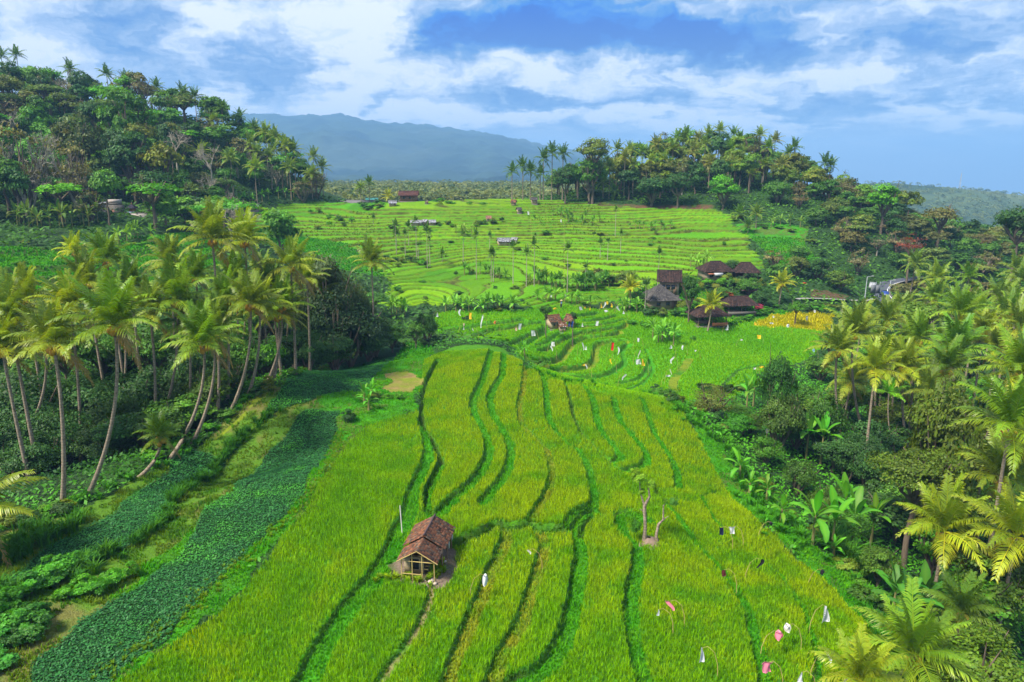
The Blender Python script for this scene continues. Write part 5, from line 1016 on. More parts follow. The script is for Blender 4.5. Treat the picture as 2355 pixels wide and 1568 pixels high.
def slope(a, b, c, d, nx, ny, cols, th=.03, seed=0, gap=0.):
    """a roof face from eave a-b up to ridge d-c, laid in rows of tiles that each lie a little differently"""
    r = np.random.default_rng(seed); a, b, c, d = (np.array(v, float) for v in (a, b, c, d)); n = np.cross(b-a, d-a); n /= np.linalg.norm(n); n *= 1 if n[2] > 0 else -1
    V, Fq, C = [], [], []; o = 0; cols = np.array(cols)
    def P_(s_, t_): return (a+(b-a)*s_)*(1-t_)+(d+(c-d)*s_)*t_
    for j in range(ny):
        for i in range(nx):
            if r.random() < gap: continue
            s0, s1, t0, t1 = i/nx, (i+1)/nx, j/ny, (j+1.12)/ny; t1 = min(t1, 1); l0, l1 = th*r.uniform(.9, 1.7), th*r.uniform(0, .3); w_ = (s1-s0)*.03
            q = [P_(s0+w_, t0)+n*l0, P_(s1-w_, t0)+n*l0*r.uniform(.7, 1), P_(s1-w_, t1)+n*l1, P_(s0+w_, t1)+n*l1, P_(s0+w_, t0)-n*.02, P_(s1-w_, t0)-n*.02, P_(s1-w_, t1)-n*.02, P_(s0+w_, t1)-n*.02]
            V += q; Fq += [(o, o+1, o+2, o+3), (o, o+4, o+5, o+1), (o+7, o+6, o+5, o+4), (o+1, o+5, o+6, o+2), (o+3, o+7, o+4, o)]; c_ = cols[r.integers(len(cols))]*r.uniform(.75, 1.25); C += [c_]*8; o += 8
    return np.array(V), np.array(Fq), np.array(C)
def slopes(name, faces, cols, parent, tile=.3, seed=0, gap=0.):
    Vs, Fs, Cs, o = [], [], [], 0
    for k, (a, b, c, d) in enumerate(faces):
        nx = max(2, int(math.dist(a, b)/tile)); ny = max(2, int(math.dist(((np.array(a)+b)/2), (np.array(c)+d)/2)/tile)); v, q, cc = slope(a, b, c, d, nx, ny, cols, tile*.09, seed+k, gap)
        Vs.append(v); Fs.append(q+o); Cs.append(cc); o += len(v)
    return sub(name, mesh_np(name, np.concatenate(Vs), np.concatenate(Fs), M_tile, np.concatenate(Cs)), parent)
TC_DARK = [(.045, .028, .025), (.06, .034, .028), (.035, .024, .022), (.075, .042, .033)]; TC_RED = [(.22, .085, .04), (.15, .06, .035), (.27, .115, .06), (.075, .045, .035), (.17, .11, .075), (.10, .07, .05), (.19, .075, .04)]; TC_GREY = [(.10, .09, .085), (.13, .115, .105), (.075, .066, .066)]; TC_TIN = [(.24, .23, .25), (.36, .36, .38), (.15, .13, .13), (.42, .42, .45)]
# --- the hut in the near field, set out from its posts
zg = H0(*hit(975, 1318)); RH_, EH_ = zg+2.55, zg+1.65
rf, rb = atz(957, 1262, RH_), atz(1000, 1184, RH_); cen = (rf+rb)/2; cen[2] = zg
hut = thing('field_hut', tuple(cen), 'small open hut with red brown tiled roof on bamboo posts in the near rice', 'hut')
L_ = lambda p: np.array(p)-cen
ax = (rb-rf)/np.linalg.norm(rb-rf); pr = np.array([ax[1], -ax[0], 0]); W_ = 1.45
e = lambda base, s_, dz: base+pr*s_+np.array([0, 0, dz])
m_ = rf+(rb-rf)*.36
fac = [(e(rf, W_, EH_-RH_-.1), e(m_, W_, EH_-RH_-.1), e(m_, 0, -.12), e(rf, 0, -.12)), (e(rf, -W_, EH_-RH_-.1), e(m_, -W_, EH_-RH_-.1), e(m_, 0, -.12), e(rf, 0, -.12)),
       (e(m_, W_+.12, EH_-RH_), e(rb, W_+.12, EH_-RH_), e(rb, 0, 0), e(m_, 0, 0)), (e(m_, -W_-.1, EH_-RH_), e(rb, -W_-.1, EH_-RH_), e(rb, 0, 0), e(m_, 0, 0))]
hr = slopes('roof', [[L_(p) for p in f] for f in fac], TC_RED, hut, .17, 3, .012)
part('ridge_cap', tube_pts([L_(e(m_, 0, .03)), L_(e((m_+rb)/2, 0, .0)), L_(e(rb, 0, .05))], [.07, .07, .07], 6), simple('dark_ridge_tiles', (.07, .045, .045), nz=.4), hr); part('rafter', bar(L_(e(rf, -W_, EH_-RH_-.16)), L_(e(rf, 0, -.2)), .03), M_bamboo, hr); part('rafter', bar(L_(e(rf, W_, EH_-RH_-.16)), L_(e(rf, 0, -.2)), .03), M_bamboo, hr)
for f_, s_ in ((.04, 1.15), (.04, -1.15), (.04, .3), (.04, -.4), (.36, 1.3), (.36, -1.3), (.66, 1.3), (.95, 1.25), (.95, -1.25)):
    p = rf+(rb-rf)*f_; part('post', bar(L_(np.array([p[0], p[1], zg-.5])+pr*s_), L_(e(p, s_, EH_-RH_+(.5 if abs(s_) < 1 else .05))), .035 if f_ < .2 else .06), M_bamboo if f_ < .2 else M_wood, hut)
for dz in (.5, 1.45): part('rail', bar(L_(e(rf+(rb-rf)*.04, -1.2, dz+zg-RH_)), L_(e(rf+(rb-rf)*.04, 1.15 if dz > 1 else .2, dz+zg-RH_)), .028), M_bamboo, hut)
def panel(p, q, z0, z1, th=.04):
    p, q = np.array(p, float), np.array(q, float); d = q-p; n = np.array([d[1], -d[0], 0]); n = n/np.linalg.norm(n)*th
    V = np.array([p+[0, 0, z0], q+[0, 0, z0], q+[0, 0, z1], p+[0, 0, z1], p+n+[0, 0, z0], q+n+[0, 0, z0], q+n+[0, 0, z1], p+n+[0, 0, z1]]); return V, np.array([[0, 1, 2, 3], [7, 6, 5, 4], [0, 4, 5, 1], [3, 2, 6, 7], [0, 3, 7, 4], [1, 5, 6, 2]])
def hp(f_, s_): p = L_(rf+(rb-rf)*f_+pr*s_); p[2] = 0; return p
part('wall', panel(hp(.2, -1.2), hp(.2, .2), .15, 1.35), M_mat, hut); part('wall', panel(hp(.2, -1.22), hp(.95, -1.22), .1, 1.6), M_wood, hut); part('wall', panel(hp(.95, -1.2), hp(.95, .6), .1, 1.8), M_wood, hut)
part('floor', join([box(-.02, .02, -.02, .02, .38, .42)]+[bar(hp(.2+.08*i, -1.2)+[0, 0, .45], hp(.2+.08*i, .5)+[0, 0, .45], .045, 5) for i in range(9)]), M_bamboo, hut)
part('painted_opening_shade', panel(hp(.192, -.75), hp(.192, -.15), .45, 1.2), M_dark, hut)  # near-black panel over the solid wall paints the shade inside an opening
part('cloth', panel(hp(.93, 1.3), hp(1.0, 1.32), .75, 1.5, .02), M_white, hut); part('cloth', panel(hp(.7, 1.36), hp(.75, 1.36), .7, 1.35, .02), M_white, hut)
g_ = atz(926, 1240, zg); o = thing('bamboo_stick', (g_[0], g_[1], zg-.3), 'pale bamboo stake standing up beside the near hut roof', 'stake'); part('stake', bar((0, 0, 0), (-.12, .05, 3.1), .045), simple('pale_bamboo', (.62, .58, .5), nz=.2), o)
for i, (u, v, s_) in enumerate([(990,1338,.28),(978,1334,.2),(1000,1342,.16),(930,1330,.22),(985,1346,.2),(1022,1292,.16)]):
    p = hit(u, v); r = np.random.default_rng(i); b = blob = tube_pts([(0, 0, -.1), (0, 0, s_*.2), (s_*.1, 0, s_*.6), (0, 0, s_*.8)], [s_*.8, s_, s_*.8, s_*.2], 7); v_ = b[0]*(1+r.normal(0, .08, (len(b[0]), 1)))
    o = thing('rock', (p[0], p[1], H0(*p)), 'grey stone', 'stone', 'lying on the bare earth by the near hut', 'stones by the near hut'); part('stone', (v_, b[1]), simple('pale_stone', (.42, .34, .28), nz=.4, bump=.5), o)
# --- generic house
def house(u0, u1, vb, depth, wh, rh, rot, kind, tiles, desc, wallm=M_cream, open_=False, name='house', plinth=.4, ov=.7, wins=2, extra=None, Y=None, ridge=.45, tile=.38, cat='house', z=None):
    uc = (u0+u1)/2; p = hit(uc, vb) if Y is None else at(uc, vb, Y)[:2]; dist = math.hypot(p[0], p[1], CAMZ); w_ = (u1-u0)*dist/F-2*ov*.8; w_ = max(w_/max(abs(math.cos(rot))+depth/w_*abs(math.sin(rot)), .6), 1.) if w_ > 1 else 1.2
    y_ = p[1]+depth/2; z0 = H0(p[0], p[1]) if z is None else z; t_ = thing(name, (p[0], y_, z0), desc, cat, rz=rot); hw, hd = w_/2, depth/2
    part('base', box(-hw-.15, hw+.15, -hd-.15, hd+.15, -2.0, plinth), M_stone, t_); z1 = plinth; z2 = plinth+wh
    if open_:
        for sx in (-1, 0, 1):
            for sy in (-1, 1):
                if sx == 0 and sy == 1: continue
                part('post', bar((sx*(hw-.15), sy*(hd-.15), z1), (sx*(hw-.15), sy*(hd-.15), z2+.1), .09), M_wood, t_)
        part('wall', box(-hw, hw*.2, hd-.25, hd-.1, z1, z2), wallm, t_); part('platform', box(-hw*.8, hw*.1, -hd*.3, hd*.7, z1, z1+.6), M_wood, t_)
    else:
        wl_ = part('wall', box(-hw, hw, -hd, hd, z1, z2), wallm, t_)
        for i in range(wins):
            x = -hw+(i+.7)*2*hw/(wins+.8); ww, wz = min(.5, hw*.22), z1+wh*.42; wn = part('window', box(x-ww, x+ww, -hd-.05, -hd-.003, wz, wz+wh*.36), M_wood, t_); part('pane', box(x-ww+.07, x+ww-.07, -hd-.075, -hd-.052, wz+.07, wz+wh*.36-.07), M_glass, wn)
        x = hw*.62; dr = part('door', box(x-.4*min(1, hw/1.5), x+.4*min(1, hw/1.5), -hd-.06, -hd-.003, z1, z1+wh*.8), M_wood, t_)
    a, b, c, d = (-hw-ov, -hd-ov), (hw+ov, -hd-ov), (hw+ov, hd+ov), (-hw-ov, hd+ov); ez = z2-.1*ov; rz_ = z2+rh
    P3 = lambda q, z: (q[0], q[1], z)
    if kind == 'hip': rl = hw*ridge; r0, r1 = (-rl, 0, rz_), (rl, 0, rz_); fs = [(P3(a, ez), P3(b, ez), r1, r0), (P3(c, ez), P3(d, ez), r0, r1), (P3(b, ez), P3(c, ez), r1, r1), (P3(d, ez), P3(a, ez), r0, r0)]
    elif kind == 'gable': r0, r1 = (-hw-ov, 0, rz_), (hw+ov, 0, rz_); fs = [(P3(a, ez), P3(b, ez), r1, r0), (P3(c, ez), P3(d, ez), r0, r1)]
    elif kind == 'cross': r0, r1 = (0, -hd-ov, rz_), (0, hd+ov, rz_); fs = [(P3(b, ez), P3(c, ez), r1, r0), (P3(d, ez), P3(a, ez), r0, r1)]
    else: r0, r1 = P3(d, rz_), P3(c, rz_); fs = [(P3(a, ez), P3(b, ez), r1, r0)]
    rf_ = slopes('roof', fs, tiles, t_, tile, int(uc), 0)
    if kind in ('hip', 'gable', 'cross'): part('ridge_cap', bar(np.array(r0)+(0, 0, .06), np.array(r1)+(0, 0, .07), .11), simple('ridge_tiles', tuple(v*.9 for v in tiles[0]), nz=.3) if not bpy.data.materials.get('ridge_tiles') or True else None, rf_)
    if kind in ('gable', 'cross') and not open_:
        gx_ = [(-hw, -hd, z2), (-hw, hd, z2), (-hw, 0, z2+rh*.9)] if kind == 'gable' else [(-hw, -hd, z2), (hw, -hd, z2), (0, -hd, z2+rh*.9)]; gy_ = [(-p_[0], p_[1], p_[2]) for p_ in gx_] if kind == 'gable' else [(p_[0], -p_[1], p_[2]) for p_ in gx_]
        part('gable', (np.array(gx_+gy_), np.array([[0, 1, 2], [3, 4, 5]])), wallm, t_)
    return t_, w_, depth, z1, z2
hA = house(1613,1686,651,6,2.6,2.2,.12,'hip',TC_DARK,'long house with a steep dark brown tiled roof at the top of the hamlet',wins=3)
part('awning', box(-hA[1]/2, -hA[1]/2+1.6, -4.4, -3.1, 2.5, 2.56), simple('orange_tin', (.55, .20, .10), nz=.3), hA[0]); part('white_sheet', box(-1.8, .6, -3.78, -3.70, 1.9, 2.7), M_white, hA[0])
hB = house(1688,1752,650,6,2.2,2.2,-.15,'hip',TC_DARK,'pavilion with a dark hipped roof beside the long house',open_=True,wallm=M_wood)
hC = house(1512,1572,682,5,3.2,2.4,-.2,'gable',TC_DARK,'cream walled two storey house half hidden behind the dark green tree',wins=3)
hD = house(1479,1563,716,7,2.2,3.0,.2,'hip',TC_GREY,'low house with a pyramid shaped weathered grey roof',wins=2,ridge=.12)
hE = house(1664,1740,727,4.5,2.1,1.7,.1,'hip',TC_DARK,'low open sided house on a stone base with a brown hipped roof',open_=True,ridge=.7)
part('parapet', box(-hE[1]/2-.1, hE[1]/2+.1, -2.62, -2.42, .4, 1.1), M_stone, hE[0])
hF = house(1590,1677,754,5.5,2.2,2.0,.15,'hip',TC_DARK,'open pavilion with broad brown roof and orange railing at the field edge',open_=True,ridge=.35)
part('railing', box(-.2, hF[1]/2, -3.05, -2.9, .4, 1.15), simple('orange_tiles', (.48, .17, .07), nz=.4, bump=.4), hF[0])
# huts in the curved terraces
h1 = house(1254,1290,758,2.6,1.5,1.1,.35,'gable',TC_RED+[(.12, .09, .06)],'ramshackle field hut with rusty red roof beside the small dark tree',wallm=M_mat,name='field_hut',ov=.35,wins=1,plinth=.15,tile=.22,cat='hut')
h2 = house(1283,1303,765,1.5,1.2,.7,.1,'gable',TC_RED+[(.4, .36, .32)],'small bamboo walled shed in front of the rusty roofed huts',wallm=M_mat,name='field_hut',ov=.2,wins=0,plinth=.05,tile=.2,cat='shed')
h3 = house(1298,1326,757,2.6,1.6,1.1,-.5,'gable',TC_RED,'rusty roofed field hut with blue sheets hanging from its posts',wallm=M_mat,name='field_hut',ov=.3,open_=True,plinth=.1,tile=.22,cat='hut')
for x in (.35, .95): part('blue_sheet', box(x-.22, x+.2, -1.15, -1.11, .3, 1.65), M_blue, h3[0])
# huts and sheds on the upper slope: u0, u1, foot v, depth, wall, roof, rot, kind, tiles, label
for q in [(1141,1174,566,3,1.3,1.0,.2,'gable',TC_TIN,'larger of two grey tin roofed shacks in the middle of the terraces'),(1174,1191,562,2.5,1.2,.7,-.2,'gable',TC_TIN,'smaller white roofed shack joined to the larger one in mid terraces'),
          (942,970,520,2.6,1.0,.7,.1,'gable',TC_TIN,'white tin roofed shed behind the tall left arecas'),(970,984,518,2.4,1.0,.7,-.3,'gable',TC_TIN,'grey tin roofed shed between two white ones'),(984,1002,519,2.4,1.0,.7,.2,'gable',TC_TIN,'rightmost white tin roofed shed of the cluster by the left arecas'),
          (891,912,476,2.6,1.2,.9,.2,'gable',TC_TIN,'grey striped tin roofed hut at the upper end of the terraces'),(1220,1236,469,2.6,1.3,.9,.1,'gable',TC_GREY,'small dark grey roofed hut on the crest of the terraces'),(1174,1188,474,2.4,1.2,.9,-.2,'gable',TC_RED,'brown roofed hut half sunk in shrubs near the crest'),
          (1186,1200,490,2.2,1.0,.7,.3,'gable',TC_GREY,'low grey hut below the brown roofed crest hut'),(976,984,469,1.6,1.2,.9,.1,'cross',TC_DARK,'tiny dark shrine like hut on the upper terraces'),(1116,1130,511,2.4,1.1,.8,.1,'gable',[(.36,.16,.10),(.22,.14,.1)],'small brown roofed hut beside the round dark bush high on the slope')]:
    h_ = house(*q[:6], q[6], q[7], q[8], q[9], wallm=M_mat, name='field_hut', ov=.3, wins=0, plinth=.1, tile=.3, cat='hut')
hb_ = house(915,960,457,6,2.2,1.5,.05,'gable',[(.09,.04,.035),(.12,.055,.045)],'brick house with brown roof on the skyline of the terraces',wallm=M_brick,wins=2,Y=263)
tk = thing('water_tank', (hb_[0].location[0]-3.2, hb_[0].location[1], hb_[0].location[2]+3.2), 'black water tank standing on the brick skyline house', 'tank'); part('tank', tube_pts([(0, 0, 0), (0, 0, .05), (0, 0, 1.0), (0, 0, 1.25)], [.3, .55, .55, .2], 10), M_dark, tk)
hw_ = house(838,866,436,4,2.2,1.2,.1,'gable',[(.06,.22,.20),(.08,.26,.24)],'small building with a turquoise roof beyond the grey wall',wallm=M_white,wins=1,Y=285)
pa, pb = at(775,459,272), at(868,459,268); o = thing('boundary_wall', ((pa[0]+pb[0])/2, (pa[1]+pb[1])/2, H0((pa[0]+pb[0])/2, 270)), 'long low dark grey wall at the top of the terraces', 'wall', rz=math.atan2(pb[1]-pa[1], pb[0]-pa[0])); ln_ = math.dist(pa, pb)/2
part('masonry', box(-ln_, ln_, -.15, .15, -1.5, 1.3), simple('grey_block', (.16, .15, .16), nz=.4), o); part('coping', box(-ln_-.05, ln_+.05, -.2, .2, 1.303, 1.42), M_stone, o)
ht = house(560,592,486,3,1.3,.7,.25,'shed',[(.4,.4,.41),(.32,.32,.34)],'shed with a pale lean-to roof at the foot of the shrine hill',wallm=M_mat,name='field_hut',ov=.4,wins=0,cat='shed')
o_ = at(554, 481, 236); tp = thing('tarpaulin', (o_[0], 236, H0(o_[0], 236)), 'blue tarpaulin tent beside the pale roofed shed', 'tarpaulin'); part('sheet', (np.array([(-1.6, -1.2, 0), (1.6, -1.2, 0), (1.6, 0, 1.7), (-1.6, 0, 1.7), (1.6, 1.2, 0), (-1.6, 1.2, 0)], float), np.array([[0, 1, 2, 3], [3, 2, 4, 5]])), M_blue, tp); part('pole', bar((-1.6, 0, 0), (-1.6, 0, 1.7), .05), M_bamboo, tp); part('pole', bar((1.6, 0, 0), (1.6, 0, 1.7), .05), M_bamboo, tp)
hs_ = house(578,618,792,4,2.0,.8,.3,'shed',[(.38,.38,.4),(.26,.26,.29)],'white tin roofed shed glimpsed between the bank palms',wallm=M_wood,name='field_hut',ov=.4,wins=1,Y=88,cat='shed')
hw2 = house(228,243,500,2.5,1.6,.6,.2,'shed',[(.3,.31,.34)],'little white roofed shed behind the banana grove',wallm=M_white,name='field_hut',ov=.2,wins=0,Y=184,cat='shed')
# shrine
p = at(268, 497, 186); z0 = p[2]
o = thing('stone_gatehouse', (p[0], 186, z0), 'square weathered stone block building of the hillside shrine', 'shrine'); part('wall', join([box(-1.7, 1.7, -1.2, 1.2, -2, 3.0), box(-1.35, 1.35, -1.203, 1.0, 3.0, 3.5)]), M_stone, o); part('roof', box(-1.15, 1.3, -1.1, 1.1, 3.503, 4.4), simple('pale_concrete', (.42, .36, .33), nz=.3), o); part('doorway', box(-.4, .4, -1.24, -1.203, 0, 1.8), M_brick, o)
p = at(306, 497, 186); o = thing('shrine', (p[0], 186, z0), 'small shrine with dark pyramid roof and orange body on a blue draped stone base', 'shrine')
part('base', join([box(-1.1, 1.1, -.8, .8, -2, .7)]), M_stone, o); part('drape', box(-.95, .95, -.86, -.803, .2, 1.2), simple('blue_grey_cloth', (.25, .32, .5), nz=.2), o); part('body', box(-.7, .7, -.5, .5, .703, 2.1), simple('orange_wood', (.42, .16, .06), nz=.4), o)
slopes('roof', [((-1.3, -1.1, 2.1), (1.3, -1.1, 2.1), (.1, 0, 3.2), (-.1, 0, 3.2)), ((1.3, 1.1, 2.1), (-1.3, 1.1, 2.1), (-.1, 0, 3.2), (.1, 0, 3.2)), ((1.3, -1.1, 2.1), (1.3, 1.1, 2.1), (.1, 0, 3.2), (.1, 0, 3.2)), ((-1.3, 1.1, 2.1), (-1.3, -1.1, 2.1), (-.1, 0, 3.2), (-.1, 0, 3.2))], [(.04, .035, .05), (.06, .05, .07)], o, .25); part('finial', tube_pts([(0, 0, 3.1), (0, 0, 3.4), (0, 0, 3.7)], [.12, .16, .03], 6), M_brick, o)
pa, pb = at(288,496,184.5), at(338,498,184.5); o = thing('boundary_wall', ((pa[0]+pb[0])/2, 184.5, z0), 'pale stone wall in front of the hillside shrine', 'wall'); part('masonry', box(-2.9, 2.9, -.2, .2, -2.0, .9), simple('pale_wall', (.38, .33, .29), nz=.4), o); part('coping', box(-3, 3, -.25, .25, .903, 1.02), M_stone, o)
# --- road, lane, cars, lamps
def strip(name, pts, hw, mat, dz, conv=None, off=0., kind='structure', nseg=None):
    P_ = wl(pts, conv); V = []; n = len(P_); zz_ = np.array([H0(*q) for q in P_]); zz_ = np.convolve(np.r_[[zz_[0]]*2, zz_, [zz_[-1]]*2], np.ones(5)/5, 'valid')
    for i in range(n):
        d = P_[min(i+1, n-1)]-P_[max(i-1, 0)]; d /= np.linalg.norm(d); nn = np.array([d[1], -d[0]])
        for s_ in (-1, 1): q = P_[i]+nn*(off+s_*hw); V.append((q[0], q[1], zz_[i]+dz))
    o = link(name, mesh_np(name, V, np.array([[2*i, 2*i+1, 2*i+3, 2*i+2] for i in range(n-1)]), mat)); o['kind'] = kind; return P_, zz_
RD = [(2120,740),(2066,718),(2038,700),(2021,684),(2015,668),(2024,658),(2045,650),(2075,645),(2130,638),(2187,631),(2260,622),(2340,616)]
M_asph = simple('asphalt', (.075, .08, .10), .85, .2, .25, 1.); M_line = simple('road_paint', (.7, .7, .68))
RP, RZ = strip('road', RD, 3.0, M_asph, .45); strip('road_edge_line', RD, .09, M_line, .455, off=2.7); strip('road_edge_line', RD, .09, M_line, .455, off=-2.7)
strip('road_kerb', RD, .12, M_stone, .57, off=3.15)
strip('path', [(1830,690),(1864,688),(1905,690),(1942,692),(1985,694),(2010,690)], .9, simple('lane_concrete', (.33, .30, .28), nz=.3), .35)
def car(k, s_, desc, colr, van):
    q = RP[k]; d = RP[k+1]-RP[k-1]; a = math.atan2(d[1], d[0]); t_ = thing('parked_van' if van else 'car', (q[0]+math.sin(a)*s_, q[1]-math.cos(a)*s_, RZ[k]+.455), desc, 'van' if van else 'car', rz=a)
    l, w_, h = (2.3, .88, 1.85) if van else (2.0, .82, 1.4); pr_ = [(-l, .35), (-l, .95), (-l*.86, h*.97), (-l*.7, h), (l*.42, h), (l*.68, h*.62), (l*.97, h*.52), (l, .38)] if van else [(-l, .35), (-l, .85), (-l*.8, .92), (-l*.55, h), (l*.2, h), (l*.5, .92), (l*.95, .75), (l, .35)]
    V = np.array([(x, s1*w_*(.86 if z > 1.1 else 1), z) for s1 in (-1, 1) for x, z in pr_]); n = 8; Fq = [np.array([[i, (i+1) % n, n+(i+1) % n, n+i] for i in range(n)]), np.array([list(range(n))[::-1], list(range(n, 2*n))])]
    pm = simple('car_paint', colr, .3, .6); sub('body', mesh_np('body', V, Fq, pm), t_)
    for s1 in (-1, 1):
        yy = s1*w_*.93; part('side_window', box(-l*.6, l*.3, min(yy, yy+s1*.03), max(yy, yy+s1*.03), h*.66, h*.9), M_glass, t_)
        for x in (-l*.62, l*.62): part('wheel', tube_pts([(x, s1*w_-.1, .32), (x, s1*w_+.04, .32)], [.32, .32], 12), M_dark, t_)
    part('windscreen', (np.array([(l*.44, -w_*.7, h*.95), (l*.44, w_*.7, h*.95), (l*.69, w_*.75, h*.64), (l*.69, -w_*.75, h*.64)])+[.03, 0, .02], np.array([[0, 1, 2, 3]])), M_glass, t_)
    for s1 in (-1, 1): part('headlight', box(l*.96, l*1.01, s1*w_*.7-.12, s1*w_*.7+.12, .6, .75), M_white, t_)
car(12, -1.2, 'white van driving round the bend of the valley road', (.35, .35, .37), True)
car(9, 1.2, 'dark blue car on the road behind the billboard', (.02, .05, .22), False)
def lamp(u, vt, vb, Y, desc, arm=1.2):
    b = at(u, vb, Y); tp_ = at(u, vt, Y); g = H0(b[0], Y); t_ = thing('street_lamp', (b[0], Y, g-.2), desc, 'street lamp'); h = tp_[2]-g+.2
    part('pole', tube_pts([(0, 0, 0), (0, 0, h)], [.14, .09], 8), M_metal, t_); part('arm', bar((0, 0, h-.1), (arm, 0, h+.15), .05), M_metal, t_); part('lamp_head', box(arm-.1, arm+.5, -.12, .12, h+.1, h+.2), M_white, t_)
lamp(1985, 636, 711, 172, 'tall grey street lamp standing above the valley palms'); lamp(2045, 645, 668, 192, 'short street lamp beside the road bend', .9)
b = at(2010, 690, 186); t_ = thing('billboard', (b[0], 186, H0(b[0], 186)), 'grey backed roadside billboard of two panels before the road bend', 'billboard', rz=.15)
for x in (-1.2, 0, 1.2): part('post', bar((x, .1, 0), (x, .1, 4.4), .07), M_metal, t_)
for x0, x1, z_ in ((-1.5, -.1, 3.6), (.05, 1.3, 3.4)): part('panel', box(x0, x1, -.06, .0, 1.2, z_), simple('panel_grey', (.15, .16, .17), nz=.15), t_)
b = at(1852, 674, 180); t_ = thing('flagpole', (b[0], 180, H0(b[0], 180)), 'pole with a small red and white flag at the edge of the hamlet', 'flagpole'); zt = at(1852, 650, 180)[2]-H0(b[0], 180); part('pole', bar((0, 0, 0), (0, 0, zt), .04), M_metal, t_)
fl = part('flag', panel((0, 0, 0), (-.95, .25, 0), zt-.35, zt, .01), simple('red_cloth', (.6, .03, .03)), t_); part('white_band', panel((0, 0, 0), (-.95, .25, 0), zt-.72, zt-.353, .01), M_white, fl)
b = at(2202, 457, 1480); t_ = thing('radio_mast', (b[0], 1480, far_z(np.array([b[0]/1480]), np.array([1480.]))[0]), 'lattice radio mast on the far wooded ridge', 'mast')
mp = [bar((sx*1.4, sy*1.4, 0), (sx*.3, sy*.3, 34), .22, 4) for sx in (-1, 1) for sy in (-1, 1)]+[bar((s1*1.4*(1-i/12), -1.4*(1-i/12), i*3), (-s1*1.3*(1-i/12), -1.3*(1-i/12), i*3+3), .14, 4) for i in range(11) for s1 in (-1, 1)]
part('lattice', join(mp), M_metal, t_); part('antenna', bar((0, 0, 33), (0, 0, 40), .15), M_metal, t_)
# --- twin stump tree
p = hit(1492, 1246); zb = H0(*p); k7 = .0178; t_ = thing('coral_tree', (p[0], p[1], zb-.1), 'pollarded twin trunked tree with sprouting tufts on a bare earth mound', 'tree')
X7 = lambda x, y, d=0: np.array([(x-1400)*k7, d, (862-y)*k7*1.12])
r = np.random.default_rng(4); mv = tube_pts([(0, 0, -.2), (0, 0, .05), (0, 0, .35), (0, 0, .5)], [1.0, .85, .5, .15], 12); part('mound', (mv[0]*(1+r.normal(0, .07, (len(mv[0]), 1))), mv[1]), simple('dry_earth', (.20, .14, .10), nz=.45, bump=.8), t_)
part('trunk', join([tube_pts([X7(1378, 865), X7(1380, 790), X7(1372, 700), X7(1392, 660), X7(1385, 620)], [.20, .13, .15, .09, .05], 7), tube_pts([X7(1372, 700), X7(1350, 640), X7(1345, 590)], [.10, .06, .03], 5), tube_pts([X7(1380, 760), X7(1365, 720), X7(1352, 715)], [.07, .05, .03], 5)]), M_palmbark, t_)
part('trunk', join([tube_pts([X7(1440, 865), X7(1430, 830), X7(1438, 780), X7(1458, 760), X7(1455, 700), X7(1470, 680)], [.17, .12, .11, .08, .05, .03], 7), tube_pts([X7(1458, 760), X7(1480, 745)], [.06, .02], 5)]), M_palmbark, t_)
for x, y, w_, h_, c in [(1345, 585, 56, 62, (.13,.26,.02)),(1395, 610, 40, 54, (.12,.24,.02)),(1325, 560, 36, 40, (.15,.28,.02)),(1500, 685, 36, 44, (.05,.16,.02)),(1462, 680, 20, 36, (.10,.22,.02)),(1337, 790, 40, 90, (.05,.17,.02)),(1360, 645, 30, 36, (.12,.24,.02)),(1420, 640, 22, 40, (.12,.25,.02))]:
    sub('foliage', CR['far'][int(x) % 5], t_, tuple(X7(x, y)), (0, 0, random.random()*6), (w_*k7*.75, w_*k7*.75, h_*k7*.8), c)
# --- the farm worker
def person():
    me = bpy.data.meshes.new('person'); J = [(0,0,.95),(0,0,1.15),(0,.02,1.40),(0,-.03,1.55),(0,-.06,1.68),(.11,0,.90),(.13,-.05,.50),(.13,0,.06),(.13,-.12,.03),(-.11,0,.90),(-.13,.03,.50),(-.13,.06,.06),(-.13,-.06,.03),(.20,0,1.38),(.30,-.08,1.12),(.26,-.28,1.0),(-.20,0,1.38),(-.30,-.06,1.12),(-.24,-.26,.98),(.24,-.36,.97),(-.22,-.34,.95)]
    E = [(0,1),(1,2),(2,3),(3,4),(0,5),(5,6),(6,7),(7,8),(0,9),(9,10),(10,11),(11,12),(2,13),(13,14),(14,15),(15,19),(2,16),(16,17),(17,18),(18,20)]; RR = [.14,.13,.15,.05,.10,.10,.065,.045,.04,.10,.065,.045,.04,.06,.045,.035,.06,.045,.035,.03,.03]
    me.from_pydata(J, E, []); o = bpy.data.objects.new('person', me); COL.objects.link(o); m = o.modifiers.new('s', 'SKIN')
    for v, r_ in zip(me.skin_vertices[0].data, RR): v.radius = (r_, r_)
    me.skin_vertices[0].data[0].use_root = True; o.modifiers.new('u', 'SUBSURF').levels = 1; o.modifiers['u'].render_levels = 2; me.materials.append(simple('brown_skin', (.25, .13, .08))); return o
p = hit(1290, 710); pe = person(); pe.location = (p[0], p[1], H0(*p)+.15); pe.rotation_euler = (0, 0, .6); reg(pe, 'farm worker in a wide straw hat and blue shirt standing in the rice', 'person')
